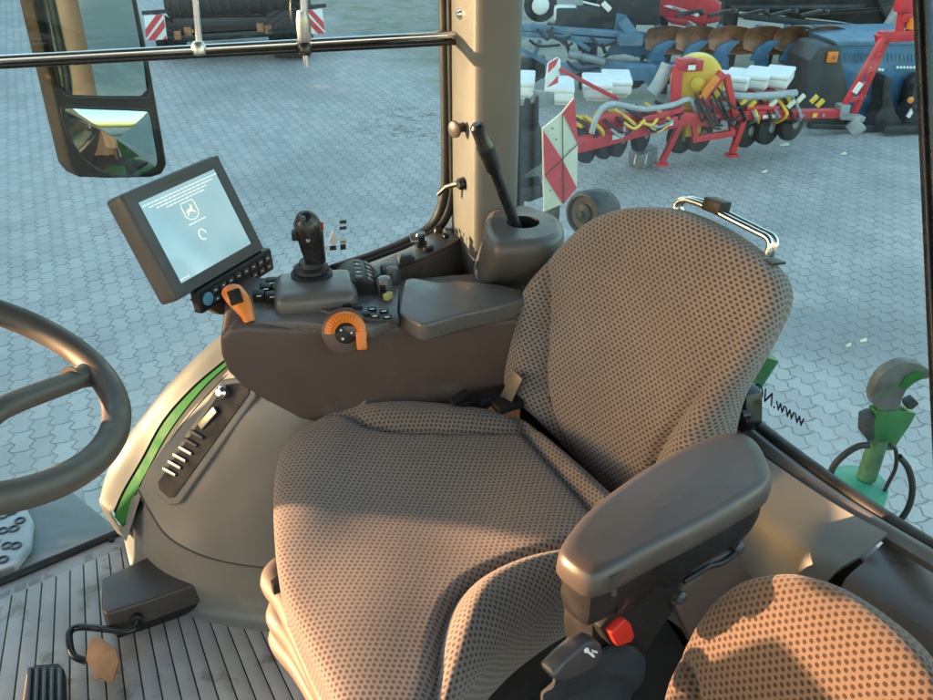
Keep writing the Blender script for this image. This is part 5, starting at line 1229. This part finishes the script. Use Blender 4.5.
# ================================================================ GROUND, SKY, LIGHT, CAMERA
def paving():
    t = NT('interlocking_paving'); o = t.n('ShaderNodeTexCoord').outputs['Object']
    mp = t.n('ShaderNodeMapping'); mp.inputs['Rotation'].default_value = (0, 0, math.radians(-24)); t.t.links.new(o, mp.inputs[0])
    wn = t.n('ShaderNodeTexNoise'); wn.inputs['Scale'].default_value = 1.3; t.t.links.new(o, wn.inputs['Vector'])
    s = t.n('ShaderNodeSeparateXYZ'); t.t.links.new(mp.outputs[0], s.inputs[0])
    W, L = .104, .198
    x = t.math('ADD', t.math('MULTIPLY', s.outputs[0], 1 / W), t.math('MULTIPLY', wn.outputs[0], .25))
    y = t.math('ADD', t.math('MULTIPLY', s.outputs[1], 1 / L), t.math('MULTIPLY', wn.outputs[0], .15))
    def tri(v, ph): return t.math('PINGPONG', t.math('ADD', v, ph), .5)
    def cells(xx, yy):
        zig = t.math('SUBTRACT', t.math('MULTIPLY', tri(t.math('MULTIPLY', yy, 2.0), .25), .62), .155)
        c = t.math('ADD', xx, zig); ci = t.math('FLOOR', c); fx = t.math('ABSOLUTE', t.math('SUBTRACT', t.math('FRACT', c), .5))
        r = t.math('ADD', yy, t.math('MULTIPLY', t.math('FLOORED_MODULO', ci, 2.0), .5))
        zig2 = t.math('MULTIPLY', tri(t.math('MULTIPLY', c, 1.0), 0.0), .10)
        r = t.math('ADD', r, zig2); ri = t.math('FLOOR', r); fy = t.math('ABSOLUTE', t.math('SUBTRACT', t.math('FRACT', r), .5))
        return ci, ri, fx, fy
    ci, ri, fx, fy = cells(x, y)
    jx = t.smooth(fx, .425, .485); jy = t.smooth(fy, .452, .492)
    j = t.math('MAXIMUM', jx, jy)
    cv = t.n('ShaderNodeCombineXYZ'); t.t.links.new(ci, cv.inputs[0]); t.t.links.new(ri, cv.inputs[1])
    wn2 = t.n('ShaderNodeTexWhiteNoise'); wn2.noise_dimensions = '2D'; t.t.links.new(cv.outputs[0], wn2.inputs['Vector'])
    big = t.noise(o, .45, 6, .6); fine = t.noise(o, 60, 4, .7); med = t.noise(o, 3.2, 6, .65)
    stone = t.mix(wn2.outputs['Value'], (.335, .33, .32), (.41, .402, .385))
    stone = t.mix(t.math('MULTIPLY', t.smooth(fine, .45, .75), .4), stone, (.24, .24, .235))
    stone = t.mix(t.math('MULTIPLY', t.smooth(big, .46, .66), .75), stone, (.24, .25, .245))
    stone = t.mix(t.math('MULTIPLY', t.smooth(med, .56, .72), .5), stone, (.44, .435, .415))
    jm = t.math('MULTIPLY', j, t.smooth(med, .30, .62, 1.0, .45))
    c = t.mix(jm, stone, (.12, .12, .115))
    # verge: moss, grit and grass beyond a ragged line
    so = t.n('ShaderNodeSeparateXYZ'); t.t.links.new(o, so.inputs[0])
    n3 = t.noise(o, .8, 6, .65); n4 = t.noise(o, 14, 5, .7); n5 = t.noise(o, 2.0, 6, .7)
    def halfp(px0, px1):      # signed distance beyond the line through two points
        a = atz(*px0, GZ); b = atz(*px1, GZ); d = (b - a).normalized(); nx, ny = -d.y, d.x
        return t.math('ADD', t.math('ADD', t.math('MULTIPLY', so.outputs[0], nx), t.math('MULTIPLY', so.outputs[1], ny)), -(a.x * nx + a.y * ny))
    d1 = halfp((470, 125), (345, 45))     # right of this line
    d2 = halfp((440, 122), (960, 104))
    d1 = t.math('MINIMUM', t.math('MULTIPLY', d1, -1.0), d2)
    vg = t.smooth(t.math('ADD', d1, t.math('MULTIPLY', t.math('SUBTRACT', n3, .5), 2.4)), -.2, .9)
    grit = t.mix(t.smooth(n4, .35, .7), (.17, .175, .15), (.235, .225, .19))
    moss = t.mix(t.smooth(n4, .35, .65), (.075, .10, .045), (.14, .155, .08))
    gg = t.mix(t.smooth(n5, .44, .60), grit, moss)
    c = t.mix(t.math('MULTIPLY', vg, .85), c, gg)
    # a scatter of dead leaves and soil patch near the pillar
    lf = atz(415, 125, GZ); px = t.math('SUBTRACT', so.outputs[0], lf.x); py = t.math('SUBTRACT', so.outputs[1], lf.y)
    rr = t.math('ADD', t.math('POWER', t.math('MULTIPLY', px, .9), 2.0), t.math('POWER', t.math('MULTIPLY', py, .8), 2.0))
    lm = t.math('MULTIPLY', t.smooth(rr, .1, .7, 1.0, 0.0), t.smooth(t.noise(o, 9, 6, .75), .50, .60))
    c = t.mix(t.math('MULTIPLY', lm, .8), c, (.13, .105, .07))
    # damp dark stain
    st = atz(850, 335, GZ); px = t.math('SUBTRACT', so.outputs[0], st.x); py = t.math('SUBTRACT', so.outputs[1], st.y)
    rr = t.math('ADD', t.math('POWER', t.math('MULTIPLY', px, .7), 2.0), t.math('POWER', t.math('MULTIPLY', py, 1.6), 2.0))
    sm_ = t.math('MULTIPLY', t.smooth(t.math('ADD', rr, t.math('MULTIPLY', n5, .5)), .2, 1.0, 1.0, 0.0), .45)
    c = t.mix(sm_, c, (.13, .135, .14))
    h = t.math('ADD', t.math('MULTIPLY', t.math('SUBTRACT', 1.0, j), 1.0), t.math('MULTIPLY', fine, .25))
    t.bsdf(c, .68, 0, t.bump(h, .5, .006)); return t.m
mb = MB(); mb.add([V((-120, -120, GZ)), V((120, -120, GZ)), V((120, 120, GZ)), V((-120, 120, GZ))], [(0, 1, 2, 3)])
tag(build('paved_yard', mb, paving()), 'grey interlocking paving stones of the yard', None, None, 'structure')

w = bpy.data.worlds.new('World'); SC.world = w; w.use_nodes = True
nt = w.node_tree; bg = nt.nodes['Background']; sky = nt.nodes.new('ShaderNodeTexSky'); sky.sky_type = 'NISHITA'; sky.sun_disc = False
SEL, SAZ = math.radians(SUN_EL), math.radians(SUN_AZ)          # azimuth clockwise from +Y
sky.sun_elevation = SEL; sky.sun_rotation = SAZ; sky.air_density = 1.0; sky.dust_density = 2.0; sky.ozone_density = 1.0
nt.links.new(sky.outputs[0], bg.inputs[0]); bg.inputs[1].default_value = SKY
sd = bpy.data.lights.new('sun', 'SUN'); sd.energy = SUN; sd.angle = math.radians(.6); sd.color = SUNC
so_ = bpy.data.objects.new('sun', sd); COL.objects.link(so_)
L = V((math.sin(SAZ) * math.cos(SEL), math.cos(SAZ) * math.cos(SEL), math.sin(SEL)))
so_.rotation_euler = L.to_track_quat('Z', 'Y').to_euler(); so_.location = (0, 0, 20)
cd = bpy.data.cameras.new('camera'); cd.sensor_width = 36; cd.lens = FPX / 933 * 36; cd.clip_start = .02; cd.clip_end = 600
co = bpy.data.objects.new('camera', cd); COL.objects.link(co); co.location = CAM; co.rotation_euler = (math.pi / 2 - PITCH, 0, 0); SC.camera = co
vs = SC.view_settings; vs.view_transform = 'Standard'; vs.look = 'None'; vs.gamma = 1; vs.use_curve_mapping = False; vs.exposure = EXPO
cy = SC.cycles
cy.use_denoising = True; cy.max_bounces = 10; cy.transparent_max_bounces = 16; cy.sample_clamp_indirect = 6
try: cy.denoiser = 'OPENIMAGEDENOISE'
except Exception: pass
# ---- small finishing pieces on the planter
rnd = random.Random(5)
for (x, y) in ((716, 118), (736, 116), (756, 115), (776, 115), (800, 114), (820, 114)):
    mb = MB(); mb.lathe(PR(x, y, -.055), -PR.n, [(.016, 0), (.016, .012), (.008, .016)], 8); build('beam_bolt', mb, M['mgrey'], plant)
for (x, y, w, h, m) in ((768, 115, .16, .035, 'bwhite'), (704, 120, .06, .05, 'bwhite'), (812, 114, .05, .04, 'myellow')):
    mb = MB(); mb.box(PR(x, y, -.053), (PR.d, PR.n, UP), (w / 2, .002, h / 2)); build('decal', mb, M[m], plant)
for (x, y) in ((612, 135), (648, 126), (664, 122)):
    mb = MB(); mb.box(PL_(x, y, -.066), (PL_.d, PL_.n, UP), (.05, .003, .022)); build('decal', mb, M['bwhite'], plant)
for k in range(8):
    x = 738 + 8.5 * k; mb = MB(); mb.tube(catmull([PR(x, 100, .1), PR(x + rnd.uniform(-2, 6), 112 + rnd.uniform(0, 4), -.08), PR(x + rnd.uniform(-3, 9), 126, .1)], 5), .016, 8); build('seed_tube', mb, M[('rubber', 'mgrey', 'myellow')[k % 3]], plant)
for k in range(9):
    x = 590 + 10 * k; y = 138 - (x - 590) * .22; mb = MB(); mb.tube(catmull([PL_(x, y - 14, .2), PL_(x + rnd.uniform(-2, 6), y - 6, -.06), PL_(x + rnd.uniform(-3, 9), y + 8, .1)], 5), .018, 8); build('seed_tube', mb, M[('rubber', 'myellow', 'rubber')[k % 3]], plant)
